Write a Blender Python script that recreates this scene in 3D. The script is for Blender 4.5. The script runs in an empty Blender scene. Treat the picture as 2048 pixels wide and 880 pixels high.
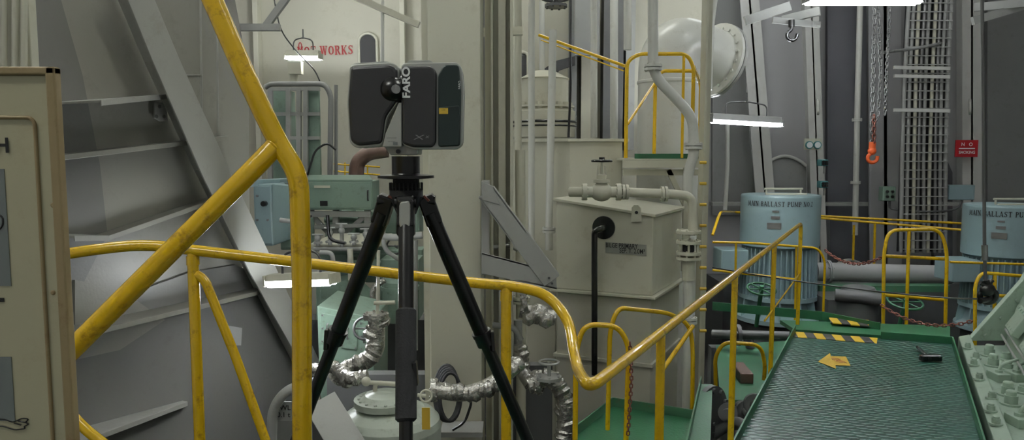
import bpy, bmesh, math, random
from mathutils import Vector, Matrix
random.seed(4)
V=Vector
F=1450.0; CAM=V((0,0,1.65)); PI=math.pi
PT=math.radians(5.0)
cp,sp=math.cos(PT),math.sin(PT)
def ray(px,py):
    dx=(px-1024)/F; dy=(440-py)/F
    return V((dx,cp+dy*sp,-sp+dy*cp))
def at(px,py,y):
    r=ray(px,py); return CAM+r*(y/r.y)
def onz(px,py,z):
    r=ray(px,py); return CAM+r*((z-CAM.z)/r.z)
col=bpy.context.scene.collection
bpy.context.scene.view_settings.view_transform='Standard'
# ---------------------------------------------------------------- materials
def lin(c):
    return tuple(((v/255)/12.92 if v/255<=0.04045 else ((v/255+0.055)/1.055)**2.4) for v in c)
MATS={}
def paint(name,rgb,rough=0.45,metal=0.0,var=0.18,scale=3.0,bump=0.05,dirt=None,dirtamt=0.25,bscale=60,coat=0.0,bd=0.003):
    m=bpy.data.materials.new(name); m.use_nodes=True
    nt=m.node_tree; N=nt.nodes; L=nt.links; b=N['Principled BSDF']
    c=lin(rgb)
    tc=N.new('ShaderNodeTexCoord')
    n1=N.new('ShaderNodeTexNoise'); n1.inputs['Scale'].default_value=scale; n1.inputs['Detail'].default_value=6
    L.new(tc.outputs['Object'],n1.inputs['Vector'])
    mx=N.new('ShaderNodeMix'); mx.data_type='RGBA'
    mx.inputs[6].default_value=(*[v*(1-var) for v in c],1)
    mx.inputs[7].default_value=(*[min(1,v*(1+var*0.6)) for v in c],1)
    L.new(n1.outputs['Fac'],mx.inputs[0])
    out=mx.outputs[2]
    if dirt:
        n2=N.new('ShaderNodeTexNoise'); n2.inputs['Scale'].default_value=scale*4; n2.inputs['Detail'].default_value=9; n2.inputs['Roughness'].default_value=0.75
        L.new(tc.outputs['Object'],n2.inputs['Vector'])
        r=N.new('ShaderNodeMapRange'); r.inputs[1].default_value=0.54; r.inputs[2].default_value=0.70; r.inputs[4].default_value=dirtamt*2
        L.new(n2.outputs['Fac'],r.inputs[0])
        m2=N.new('ShaderNodeMix'); m2.data_type='RGBA'
        L.new(r.outputs[0],m2.inputs[0]); L.new(out,m2.inputs[6]); m2.inputs[7].default_value=(*lin(dirt),1)
        out=m2.outputs[2]
    L.new(out,b.inputs['Base Color'])
    b.inputs['Roughness'].default_value=rough; b.inputs['Metallic'].default_value=metal
    b.inputs['Coat Weight'].default_value=coat
    n3=N.new('ShaderNodeTexNoise'); n3.inputs['Scale'].default_value=bscale; n3.inputs['Detail'].default_value=3
    L.new(tc.outputs['Object'],n3.inputs['Vector'])
    bp=N.new('ShaderNodeBump'); bp.inputs['Strength'].default_value=min(1,bump*4); bp.inputs['Distance'].default_value=bd
    L.new(n3.outputs['Fac'],bp.inputs['Height']); L.new(bp.outputs[0],b.inputs['Normal'])
    MATS[name]=m; return m
def emis(name,rgb,s):
    m=bpy.data.materials.new(name); m.use_nodes=True
    b=m.node_tree.nodes['Principled BSDF']
    b.inputs['Emission Color'].default_value=(*rgb,1); b.inputs['Emission Strength'].default_value=s
    b.inputs['Base Color'].default_value=(0.9,0.9,0.9,1)
    return m
YEL=paint('yellow_paint',(226,182,14),0.22,var=0.16,scale=5,bump=0.2,dirt=(112,78,24),dirtamt=0.36,bscale=35,coat=0.6)
CREAM=paint('cream_paint',(202,200,182),0.36,var=0.1,scale=1.2,dirt=(158,148,122),dirtamt=0.18)
CREAM2=paint('cream_wall',(184,182,166),0.5,var=0.12,scale=0.8,dirt=(150,140,118),dirtamt=0.15)
WHITE=paint('white_pipe_paint',(210,210,202),0.3,var=0.08,scale=3,dirt=(155,148,128),dirtamt=0.15)
FRM=paint('web_frame_paint',(206,206,200),0.4,var=0.08,scale=1.0,dirt=(165,160,145),dirtamt=0.12)
GREYL=paint('light_grey_paint',(156,157,153),0.38,var=0.1,scale=1.5,dirt=(115,110,100),dirtamt=0.2)
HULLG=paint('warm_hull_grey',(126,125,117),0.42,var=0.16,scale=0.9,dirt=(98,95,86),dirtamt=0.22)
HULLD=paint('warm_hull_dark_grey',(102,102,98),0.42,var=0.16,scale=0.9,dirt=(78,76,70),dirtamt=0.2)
BARG=paint('beam_grey',(146,146,140),0.4,var=0.1,scale=1.2,dirt=(110,106,96),dirtamt=0.2)
FARG=paint('far_hull_grey',(182,182,182),0.5,var=0.08,scale=0.8)
FARD=paint('far_hull_dark_grey',(92,92,96),0.5,var=0.12,scale=0.8)
GREY=paint('grey_paint',(126,127,125),0.45,var=0.12,scale=1.2,dirt=(90,88,84),dirtamt=0.15)
GREYD=paint('dark_grey_paint',(76,77,77),0.5,var=0.15,scale=1.2)
SHADE=paint('painted_recess_shade',(36,36,38),0.7,var=0.2,scale=1.2)  # near-black: shade of openings and gaps put into colour; also sight glass
MINT=paint('mint_paint',(122,144,130),0.36,var=0.14,scale=3,dirt=(84,92,80),dirtamt=0.28)
PALEM=paint('pale_mint_paint',(160,178,162),0.33,var=0.1,scale=3,dirt=(112,118,100),dirtamt=0.25)
VESS=paint('dirty_grey_white_paint',(176,184,172),0.28,var=0.1,scale=4,dirt=(120,118,100),dirtamt=0.3)
MINTB=paint('blue_mint_paint',(146,170,174),0.34,var=0.08,scale=3,dirt=(108,124,124),dirtamt=0.12)
TEAL=paint('teal_paint',(70,132,134),0.35,var=0.1)
GREEN=paint('green_deck_paint',(32,88,56),0.42,var=0.2,scale=2.5,dirt=(56,66,50),dirtamt=0.3,bump=0.1)
GREENB=paint('bright_green_deck_paint',(62,108,80),0.45,var=0.25,scale=2.5,dirt=(92,84,62),dirtamt=0.4)
DFLOOR=paint('dark_lower_floor',(46,45,43),0.6,var=0.4,scale=1.5,dirt=(80,70,55),dirtamt=0.2)
BLACK=paint('black_satin',(12,12,13),0.28,var=0.2,bump=0.0)
RUBBER=paint('black_rubber',(28,28,31),0.8,var=0.2,bump=0.1,bscale=200)
DGREY=paint('charcoal_plastic',(44,44,46),0.40,var=0.05,bump=0.02,bscale=300)
DGREEN=paint('dark_green_plastic',(28,42,40),0.33,var=0.05,bump=0.02)
SILV=paint('silver_metal',(176,178,172),0.35,metal=0.3,var=0.05,bump=0.0)
STEEL=paint('steel',(140,140,140),0.35,metal=0.7,var=0.2)
FOIL=paint('foil_lagging',(205,203,196),0.26,metal=0.75,var=0.4,scale=18,bump=0.25,bscale=32,dirt=(96,78,56),dirtamt=0.35,bd=0.012)
RED=paint('red_sign',(170,22,30),0.4,var=0.05)
REDT=paint('red_lettering',(150,34,34),0.5,var=0.2)
RUST=paint('rusty_brown',(112,62,50),0.6,var=0.3)
ORANGE=paint('orange_paint',(226,96,44),0.4,var=0.1)
TAN=paint('tan_frame_paint',(150,132,96),0.5,var=0.15,dirt=(110,84,48),dirtamt=0.35)
PAPER=paint('cream_board',(178,173,144),0.45,var=0.06,dirt=(155,136,100),dirtamt=0.18)
PGREY=paint('poster_grey',(112,118,116),0.5,var=0.03)
LBL=paint('label_grey',(146,148,140),0.5,var=0.05)
INK=paint('black_ink',(22,22,22),0.6,var=0.0,bump=0)
WTXT=paint('white_lettering',(245,245,245),0.5,var=0.0,bump=0)
YSTK=paint('yellow_sticker',(222,184,66),0.5,var=0.1)
BROWN=paint('brown_duct',(92,70,60),0.5,var=0.2)
TUBE=emis('fluorescent_tube',(0.92,0.96,1.0),14)
CHK=paint('checker_plate_green',(24,66,54),0.34,var=0.4,scale=1.3,dirt=(58,68,60),dirtamt=0.5)
nt=CHK.node_tree; b=nt.nodes['Principled BSDF']
tc=nt.nodes.new('ShaderNodeTexCoord')
hs=[]
for ang in (45,-45):
    mp=nt.nodes.new('ShaderNodeMapping'); mp.inputs['Rotation'].default_value=(0,0,math.radians(ang)); mp.inputs['Scale'].default_value=(11,28,1)
    nt.links.new(tc.outputs['Object'],mp.inputs['Vector'])
    vo=nt.nodes.new('ShaderNodeTexVoronoi'); vo.inputs['Scale'].default_value=1.0; vo.inputs['Randomness'].default_value=0.0
    nt.links.new(mp.outputs[0],vo.inputs['Vector'])
    rr=nt.nodes.new('ShaderNodeMapRange'); rr.inputs[1].default_value=0.2; rr.inputs[2].default_value=0.4; rr.inputs[3].default_value=1; rr.inputs[4].default_value=0
    nt.links.new(vo.outputs['Distance'],rr.inputs[0]); hs.append(rr)
mxn=nt.nodes.new('ShaderNodeMath'); mxn.operation='MAXIMUM'
nt.links.new(hs[0].outputs[0],mxn.inputs[0]); nt.links.new(hs[1].outputs[0],mxn.inputs[1])
bp=nt.nodes.new('ShaderNodeBump'); bp.inputs['Strength'].default_value=0.75; bp.inputs['Distance'].default_value=0.005
nt.links.new(mxn.outputs[0],bp.inputs['Height']); nt.links.new(bp.outputs[0],b.inputs['Normal'])
HAZ=bpy.data.materials.new('hazard_stripes'); HAZ.use_nodes=True
nt=HAZ.node_tree; b=nt.nodes['Principled BSDF']
tc=nt.nodes.new('ShaderNodeTexCoord'); mp=nt.nodes.new('ShaderNodeMapping'); mp.inputs['Rotation'].default_value=(0,0,math.radians(14))
wv=nt.nodes.new('ShaderNodeTexWave'); wv.inputs['Scale'].default_value=2.0; wv.bands_direction='X'
cr=nt.nodes.new('ShaderNodeValToRGB'); cr.color_ramp.interpolation='CONSTANT'
cr.color_ramp.elements[0].color=(0.015,0.015,0.015,1); cr.color_ramp.elements[1].position=0.5; cr.color_ramp.elements[1].color=(*lin((228,188,50)),1)
nt.links.new(tc.outputs['Object'],mp.inputs[0]); nt.links.new(mp.outputs[0],wv.inputs[0]); nt.links.new(wv.outputs['Fac'],cr.inputs[0]); nt.links.new(cr.outputs[0],b.inputs['Base Color'])
# ---------------------------------------------------------------- mesh builder
def frame(d):
    d=d.normalized(); u=V((0,0,1)) if abs(d.z)<0.95 else V((0,1,0))
    a=u.cross(d).normalized(); b=d.cross(a).normalized(); return a,b,d
class MB:
    def __init__(s): s.v=[];s.f=[];s.m=[];s.s=[];s.mi=0
    def mat(s,i): s.mi=i; return s
    def add(s,vs,fs,sm=False):
        o=len(s.v); s.v+=[V(p) for p in vs]
        for f in fs: s.f.append([i+o for i in f]); s.m.append(s.mi); s.s.append(sm)
        return s
    def hexa(s,p):
        return s.add(p,[(0,3,2,1),(4,5,6,7),(0,1,5,4),(1,2,6,5),(2,3,7,6),(3,0,4,7)])
    def bb(s,x0,x1,y0,y1,z0,z1):
        return s.hexa([(x0,y0,z0),(x1,y0,z0),(x1,y1,z0),(x0,y1,z0),(x0,y0,z1),(x1,y0,z1),(x1,y1,z1),(x0,y1,z1)])
    def px(s,x0,y0,x1,y1,Y,D):
        yc=(y0+y1)/2; xc=(x0+x1)/2
        a=at(x0,yc,Y).x; b_=at(x1,yc,Y).x; zt=at(xc,y0,Y).z; zb=at(xc,y1,Y).z
        return s.bb(a,b_,Y,Y+D,zb,zt)
    def beam(s,p,q,w,h,up=None):
        p=V(p);q=V(q); d=(q-p).normalized()
        if up is None: a,b_,_=frame(d)
        else:
            a=d.cross(V(up)).normalized(); b_=a.cross(d).normalized()
        a=a*w/2; b_=b_*h/2
        return s.hexa([p-a-b_,p+a-b_,q+a-b_,q-a-b_,p-a+b_,p+a+b_,q+a+b_,q-a+b_])
    def prism(s,pts,vec):
        n=len(pts); pts=[V(p) for p in pts]; vec=V(vec)
        fs=[tuple(range(n)),tuple(reversed(range(n,2*n)))]
        for i in range(n):
            j=(i+1)%n; fs.append((i,i+n,j+n,j))
        return s.add(pts+[p+vec for p in pts],fs)
    def lathe(s,base,axis,prof,n=28,caps=True):
        a,b_,d=frame(V(axis)); base=V(base)
        def ring(r,h): return [base+d*h+(a*math.cos(2*PI*i/n)+b_*math.sin(2*PI*i/n))*r for i in range(n)]
        for k in range(len(prof)-1):
            r0,h0=prof[k]; r1,h1=prof[k+1]
            vs=ring(max(r0,1e-5),h0)+ring(max(r1,1e-5),h1)
            s.add(vs,[(i,(i+1)%n,(i+1)%n+n,i+n) for i in range(n)],True)
        if caps:
            for (r,h),fl in ((prof[0],True),(prof[-1],False)):
                if r>1e-4:
                    s.add(ring(r,h),[tuple(reversed(range(n))) if fl else tuple(range(n))])
        return s
    def cyl(s,p,q,r,r2=None,n=20):
        p=V(p);q=V(q); return s.lathe(p,q-p,[(r,0),(r if r2 is None else r2,(q-p).length)],n)
    def tube(s,pts,r,bend=0.08,n=12,closed=False,seg=6):
        pts=[V(p) for p in pts]; P=[pts[0]]
        for i in range(1,len(pts)-1):
            p=pts[i]; u=pts[i-1]-p; w=pts[i+1]-p
            d=min(bend,0.48*u.length,0.48*w.length)
            A=p+u.normalized()*d; B=p+w.normalized()*d
            for k in range(seg+1):
                t=k/seg; P.append(A*(1-t)**2+p*2*t*(1-t)+B*t*t)
        P.append(pts[-1])
        Q=[P[0]]
        for p in P[1:]:
            if (p-Q[-1]).length>1e-5: Q.append(p)
        P=Q; m=len(P)
        T=[]
        for i in range(m):
            if closed: t=P[(i+1)%m]-P[i-1]
            else: t=P[min(i+1,m-1)]-P[max(i-1,0)]
            T.append(t.normalized())
        a,_,_=frame(T[0]); vs=[]
        for i in range(m):
            a=(a-T[i]*a.dot(T[i])).normalized(); b_=T[i].cross(a)
            vs+=[P[i]+(a*math.cos(2*PI*k/n)+b_*math.sin(2*PI*k/n))*r for k in range(n)]
        fs=[]
        for i in range(m if closed else m-1):
            j=(i+1)%m
            for k in range(n):
                l=(k+1)%n; fs.append((i*n+k,i*n+l,j*n+l,j*n+k))
        s.add(vs,fs,True)
        if not closed:
            s.add(vs[:n],[tuple(reversed(range(n)))]); s.add(vs[-n:],[tuple(range(n))])
        return s
    def ring(s,c,axis,R,r,n=28,k=8):
        a,b_,d=frame(V(axis)); c=V(c)
        return s.tube([c+(a*math.cos(2*PI*i/n)+b_*math.sin(2*PI*i/n))*R for i in range(n)],r,bend=0,n=k,closed=True,seg=1)
    def sph(s,c,r,n=16,sx=1,sy=1,sz=1):
        c=V(c); vs=[];fs=[]; h=n//2
        for j in range(h+1):
            th=PI*j/h
            for i in range(n):
                ph=2*PI*i/n; vs.append(c+V((math.sin(th)*math.cos(ph)*r*sx,math.sin(th)*math.sin(ph)*r*sy,math.cos(th)*r*sz)))
        for j in range(h):
            for i in range(n):
                k=(i+1)%n; fs.append((j*n+i,(j+1)*n+i,(j+1)*n+k,j*n+k))
        return s.add(vs,fs,True)
    def flange(s,c,axis,R,t,nb=8,br=None):
        c=V(c); a,b_,d=frame(V(axis)); br=br or R*0.1
        s.lathe(c-d*t/2,d,[(R,0),(R,t)],28)
        for i in range(nb):
            an=2*PI*(i+.5)/nb; o=(a*math.cos(an)+b_*math.sin(an))*R*0.84
            s.lathe(c+o-d*(t/2+br),d,[(br,0),(br,t+2*br)],6)
        return s
    def obj(s,name,mats,parent=None,bevel=0,label=None):
        if not isinstance(mats,(list,tuple)): mats=[mats]
        if parent is not None: org=V(parent['org'])
        else:
            mn=V((min(p.x for p in s.v),min(p.y for p in s.v),min(p.z for p in s.v)))
            mxx=V((max(p.x for p in s.v),max(p.y for p in s.v),max(p.z for p in s.v)))
            org=V(((mn.x+mxx.x)/2,(mn.y+mxx.y)/2,mn.z))
        me=bpy.data.meshes.new(name)
        me.from_pydata([tuple(p-org) for p in s.v],[],s.f)
        for m in mats: me.materials.append(m)
        me.polygons.foreach_set('material_index',s.m); me.polygons.foreach_set('use_smooth',s.s)
        me.update()
        bm=bmesh.new(); bm.from_mesh(me); bmesh.ops.recalc_face_normals(bm,faces=bm.faces); bm.to_mesh(me); bm.free()
        o=bpy.data.objects.new(name,me); col.objects.link(o)
        if parent is not None: o.parent=parent
        else: o.location=org
        o['org']=list(org)
        if bevel:
            b_=o.modifiers.new('bevel','BEVEL'); b_.width=bevel; b_.segments=2; b_.limit_method='ANGLE'; b_.angle_limit=math.radians(50)
        if label: o['label']=label
        return o
def thing(name,label,cat,loc,group=None):
    o=bpy.data.objects.new(name,None); o.empty_display_size=0.1; o.location=V(loc); o['org']=list(V(loc))
    col.objects.link(o); o['label']=label; o['category']=cat
    if group: o['group']=group
    return o
def tag(o,label,cat,group=None,kind=None):
    o['label']=label; o['category']=cat
    if group: o['group']=group
    if kind: o['kind']=kind
    return o
TR=[0]
def struct(o): o['kind']='structure'; return o
def trim(B,mats,bevel=0):
    TR[0]+=1; return struct(B.obj('trim_%d'%TR[0],mats,bevel=bevel))
def text(body,c,right,up,h,mat,parent=None,name='lettering',off=0.0,ax='CENTER',wscale=1.0,warp=None,spacing=1.0):
    cu=bpy.data.curves.new(name,'FONT'); cu.body=body; cu.size=1; cu.align_x=ax; cu.align_y='CENTER'; cu.offset=off; cu.extrude=0.0; cu.space_character=spacing
    t=bpy.data.objects.new('tmp',cu); col.objects.link(t); bpy.context.view_layer.update()
    me=bpy.data.meshes.new_from_object(t.evaluated_get(bpy.context.evaluated_depsgraph_get()))
    bpy.data.objects.remove(t)
    right=V(right).normalized(); up=V(up).normalized(); s=h/0.7; c=V(c)
    org=V(parent['org']) if parent is not None else c
    for v in me.vertices:
        x,y=v.co.x*s*wscale,v.co.y*s
        p=(warp(x,y) if warp else c+right*x+up*y); v.co=p-org
    me.materials.clear(); me.materials.append(mat); me.name=name
    o=bpy.data.objects.new(name,me); col.objects.link(o)
    if parent is not None: o.parent=parent
    else: o.location=org
    return o
def GL(ch):
    S=[]
    def st(x0,y0,x1,y1,w): S.append(('l',x0,y0,x1,y1,w))
    def sf(x,y,w=0.34): S.append(('l',x-w/2,y,x+w/2,y,0.09))
    if ch=='H': st(.18,0,.18,1,.2);st(.68,0,.68,1,.2);st(.28,.5,.58,.5,.1);[sf(x,y) for x in(.18,.68) for y in(.045,.955)];return S,.9
    if ch=='O': S.append(('o',.4,.5,.30,.42));return S,.86
    if ch=='T': st(.4,0,.4,1,.2);st(.06,.95,.74,.95,.1);st(.1,.72,.1,.98,.08);st(.7,.72,.7,.98,.08);sf(.4,.045,.4);return S,.84
    if ch=='W': st(.1,1,.32,0,.18);st(.32,0,.5,.95,.1);st(.5,.95,.7,0,.18);st(.7,0,.9,1,.1);[sf(x,.955,.3) for x in(.1,.5,.9)];return S,1.08
    if ch=='R': st(.18,0,.18,1,.2);S.append(('a',.38,.74,.2,.21));st(.2,.95,.4,.95,.1);st(.2,.53,.4,.53,.1);st(.42,.5,.7,.03,.18);sf(.18,.045);sf(.16,.955);sf(.72,.045,.2);return S,.86
    if ch=='K': st(.18,0,.18,1,.2);st(.28,.45,.68,.97,.09);st(.36,.55,.68,.03,.19);[sf(.18,y) for y in(.045,.955)];sf(.7,.045,.26);sf(.68,.955,.26);return S,.88
    if ch=='S': st(.6,.86,.42,.95,.1);st(.42,.95,.2,.88,.12);st(.2,.88,.16,.68,.16);st(.16,.68,.38,.53,.17);st(.38,.53,.6,.36,.19);st(.6,.36,.56,.14,.16);st(.56,.14,.34,.05,.1);st(.34,.05,.12,.16,.1);st(.64,.72,.64,.98,.07);st(.1,.02,.1,.28,.07);return S,.78
    if ch=='M': st(.14,0,.14,1,.12);st(.16,1,.48,.12,.15);st(.48,.12,.80,1,.08);st(.84,0,.84,1,.17);[sf(x,.045,.26) for x in(.14,.84)];return S,1.04
    if ch=='A': st(.1,0,.4,1,.09);st(.4,1,.7,0,.2);st(.2,.32,.58,.32,.09);[sf(x,.045,.28) for x in(.1,.7)];return S,.84
    if ch=='I': st(.2,0,.2,1,.2);sf(.2,.045);sf(.2,.955);return S,.42
    if ch=='N': st(.14,0,.14,1,.1);st(.16,1,.66,0,.2);st(.68,0,.68,1,.1);sf(.14,.045,.28);sf(.1,.955,.26);sf(.68,.955,.28);return S,.88
    if ch=='B':
        st(.18,0,.18,1,.2);S.append(('a',.38,.75,.18,.2));S.append(('a',.4,.27,.21,.22));[st(.18,y,.4,y,.09) for y in(.045,.5,.955)];return S,.74
    if ch=='P': st(.18,0,.18,1,.2);S.append(('a',.38,.72,.2,.23));st(.18,.955,.4,.955,.09);st(.18,.49,.4,.49,.09);sf(.18,.045);return S,.72
    if ch=='L': st(.18,0,.18,1,.2);sf(.18,.955);st(.18,.045,.6,.045,.09);st(.6,0,.6,.28,.07);return S,.74
    if ch=='U': st(.16,.25,.16,1,.2);S.append(('u',.41,.28,.25,.24));st(.66,.25,.66,1,.1);sf(.16,.955,.32);sf(.66,.955,.28);return S,.84
    if ch=='.': st(.1,.0,.1,.16,.16);return S,.28
    if ch=='2': st(.12,.7,.2,.9,.12);st(.2,.9,.42,.94,.1);st(.42,.94,.52,.74,.18);st(.52,.74,.14,.08,.12);st(.1,.07,.56,.07,.14);return S,.68
    if ch=='1': st(.3,0,.3,1,.2);sf(.3,.045,.4);st(.12,.82,.3,.96,.09);return S,.6
    return S,.4
def serif(txt,c,right,up,h,mat,wsc=0.8,warp=None,parent=None):
    right=V(right).normalized(); up=V(up).normalized(); nrm=right.cross(up)
    W=sum(GL(ch)[1]+.06 for ch in txt); B=MB(); x=-W/2; k=0
    for ch in txt:
        S,w=GL(ch)
        for s in S:
            k+=1; lf=0.0005*(k%7)
            def quad(x0,y0,x1,y1,wd):
                dx,dy=x1-x0,y1-y0; l=math.hypot(dx,dy) or 1; nx,ny=-dy/l*wd/2,dx/l*wd/2
                q=[(x+x0+nx,y0+ny),(x+x0-nx,y0-ny),(x+x1-nx,y1-ny),(x+x1+nx,y1+ny)]
                if warp: B.add([warp(a*h*wsc,(b_-.5)*h,lf) for a,b_ in q],[(0,1,2,3)])
                else: B.prism([V(c)+right*(a*h*wsc)+up*((b_-.5)*h)+nrm*lf for a,b_ in q],-nrm*0.001)
            if s[0]=='l': quad(*s[1:])
            else:
                _,cx_,cy_,rx,ry=s; n=16; r0,r1={'o':(0,n),'a':(-n//4,n//4),'u':(-n//2,0)}[s[0]]
                for i in range(r0,r1):
                    a0,a1=2*PI*i/n,2*PI*(i+1)/n; am=(a0+a1)/2
                    quad(cx_+rx*math.cos(a0),cy_+ry*math.sin(a0),cx_+rx*math.cos(a1),cy_+ry*math.sin(a1),.09+.12*abs(math.cos(am)))
        x+=w+.06
    return B.obj('painted_lettering',mat,parent)
# ---------------------------------------------------------------- camera
cam=bpy.data.cameras.new('camera'); cam.lens=36*F/2048; cam.sensor_width=36; cam.clip_start=0.05
co=bpy.data.objects.new('camera',cam); co.location=CAM; co.rotation_euler=(PI/2-PT,0,0); col.objects.link(co)
bpy.context.scene.camera=co
# ================================================================ SETTING
FL=-1.6; Z=(0,0,1); up=V(Z)
struct(MB().bb(-9,11,-2,14.2,FL-0.1,FL).obj('floor',DFLOOR))
struct(MB().bb(-9,11,13.6,13.8,FL,8).obj('wall_back',GREYL))
struct(MB().bb(10.4,10.6,-2,13.6,FL,8).obj('wall_right',GREYL))
HA=at(-400,440,3.0); HB=at(640,440,6.0); HA.z=HB.z=0
hd=(HB-HA).normalized(); hn=V((hd.y,-hd.x,0)).normalized()
if hn.dot(CAM-HA)<0: hn=-hn
def wp(px,py,off=0.0):
    r=ray(px,py); p0=HA+hn*off
    t=(p0-CAM).dot(hn)/r.dot(hn); return CAM+r*t
pl=[(-600,-500),(455,-500),(470,0),(498,150),(498,340),(500,470),(640,730),(690,1000),(690,1700),(-600,2600)]
struct(MB().prism([wp(*p) for p in pl],-hn*0.05).obj('wall_left',HULLG))
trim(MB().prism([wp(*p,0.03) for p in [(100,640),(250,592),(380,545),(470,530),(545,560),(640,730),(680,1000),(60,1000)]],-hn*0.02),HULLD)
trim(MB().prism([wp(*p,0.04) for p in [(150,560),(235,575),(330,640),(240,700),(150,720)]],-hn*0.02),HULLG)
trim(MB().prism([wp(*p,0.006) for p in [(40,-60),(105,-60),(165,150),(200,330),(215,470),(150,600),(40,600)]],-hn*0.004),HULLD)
o=MB()
a=[wp(232,-60,0.24),wp(285,-60,0.24),wp(360,120,0.24),wp(455,330,0.24),wp(545,520,0.24),wp(650,745,0.24),wp(612,745,0.24),wp(500,545,0.24),wp(405,350,0.24),wp(305,120,0.24)]
o.prism(a,-hn*0.015)
for p,q in (((258,-60),(332,120)),((332,120),(430,340)),((430,340),(522,530)),((522,530),(630,745))):
    P,Q=wp(*p,0.22),wp(*q,0.22); o.prism([P,Q,Q-hn*0.19,P-hn*0.19],hd*0.012)
trim(o,BARG,bevel=0.003)
def stringer(p,q,w0,w1,m=None):
    o=MB(); A,B=wp(*p,0.005),wp(*q,0.005)
    o.prism([A,B,B+hn*w1,A+hn*w0],V((0,0,-0.014)))
    o.prism([A+hn*w0,B+hn*w1,B+hn*w1-V((0,0,0.03)),A+hn*w0-V((0,0,0.03))],hn*0.01)
    trim(o,m or HULLG,bevel=0.002)
stringer((95,205),(330,188),0.42,0.05,BARG)
stringer((95,310),(440,272),0.10,0.08)
stringer((190,470),(415,395),0.10,0.08)
stringer((60,465),(216,470),0.35,0.05,BARG)
stringer((60,665),(520,572),0.26,0.12)
stringer((60,880),(360,800),0.26,0.06,BARG)
o=MB()
for pa,pb in (((400,-100),(404,300)),((432,-100),(436,270)),((404,150),(360,150))): o.beam(wp(*pa,0.004),wp(*pb,0.004),0.012,0.008)
trim(o,BARG)
o=MB()
o.prism([wp(307,205,0.02),wp(330,205,0.02),wp(333,242,0.02),wp(318,243,0.02),wp(306,236,0.02)],hn*0.014)
o.mat(1)
for x,y in ((318,213),(312,233),(327,233)): o.lathe(wp(x,y,0.03),hn,[(0.012,0),(0.012,0.006)],10)
tag(o.obj('lug_bracket',[BARG,HULLD],bevel=0.003),'small grey lug plate with holes on the hull plating','bracket')
o=MB()
o.prism([wp(448,650,0.05),wp(478,655,0.05),wp(476,690,0.05),wp(462,690,0.05)],hn*0.03)
tag(o.obj('gusset_bracket',GREYL),'small light grey triangular gusset on dark hull plating','bracket')
o=MB()
o.px(-80,-60,58,140,2.9,0.05)
for x in (8,30,48): o.tube([at(x,-60,2.86),at(x,150,2.86)],0.012)
trim(o,CREAM,bevel=0.004)
struct(MB().bb(at(380,0,10.6).x,at(862,0,10.6).x,10.6,10.75,FL,7).obj('wall_middle',CREAM2))
o=serif('HOT WORKS',at(651,101,10.58),(1,0,0.03),(-0.03,0,1),0.13,REDT,0.78)
tag(o,'red painted serif lettering HOT WORKS on cream bulkhead','lettering')
o=serif('O',at(601,92,10.58),(1,0,0.03),(-0.03,0,1),0.115,REDT,0.6); tag(o,'red painted serif letter on cream bulkhead','lettering')
def oval(px0,py0,px1,py1,Y):
    o=MB(); c=at((px0+px1)/2,(py0+py1)/2,Y); rx=(px1-px0)/2*Y/F; rz=(py1-py0)/2*Y/F; n=28; pts=[]
    for i in range(n):
        a_=2*PI*i/n; k=max(0,rz-rx)
        pts.append(c+V((rx*math.cos(a_),0,rx*math.sin(a_)+(k if math.sin(a_)>0 else -k))))
    o.prism(pts,(0,0.02,0))
    o.mat(1).tube(pts,0.02,bend=0,n=8,closed=True,seg=1)
    trim(o,[SHADE,CREAM])  # opening drawn as a dark disc, its shade put into the colour
oval(718,68,754,150,10.56)
for x in (508,800): trim(MB().px(x,-60,x+10,360,10.42,0.17),CREAM,bevel=0.004)
tag(MB().beam(at(655,-30,8.5),at(838,50,8.5),0.07,0.07).obj('diagonal_brace',CREAM),'cream diagonal angle brace against bulkhead','brace')
o=MB(); o.beam(at(465,55,5.5),at(560,55,5.5),0.05,0.05); o.beam(at(530,55,5.5),at(585,-20,5.5),0.04,0.05); o.beam(at(455,-30,5.5),at(470,60,5.5),0.05,0.05)
tag(o.obj('lamp_bracket',GREYL,bevel=0.002),'grey angle-iron bracket frame near bulkhead','bracket')

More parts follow.
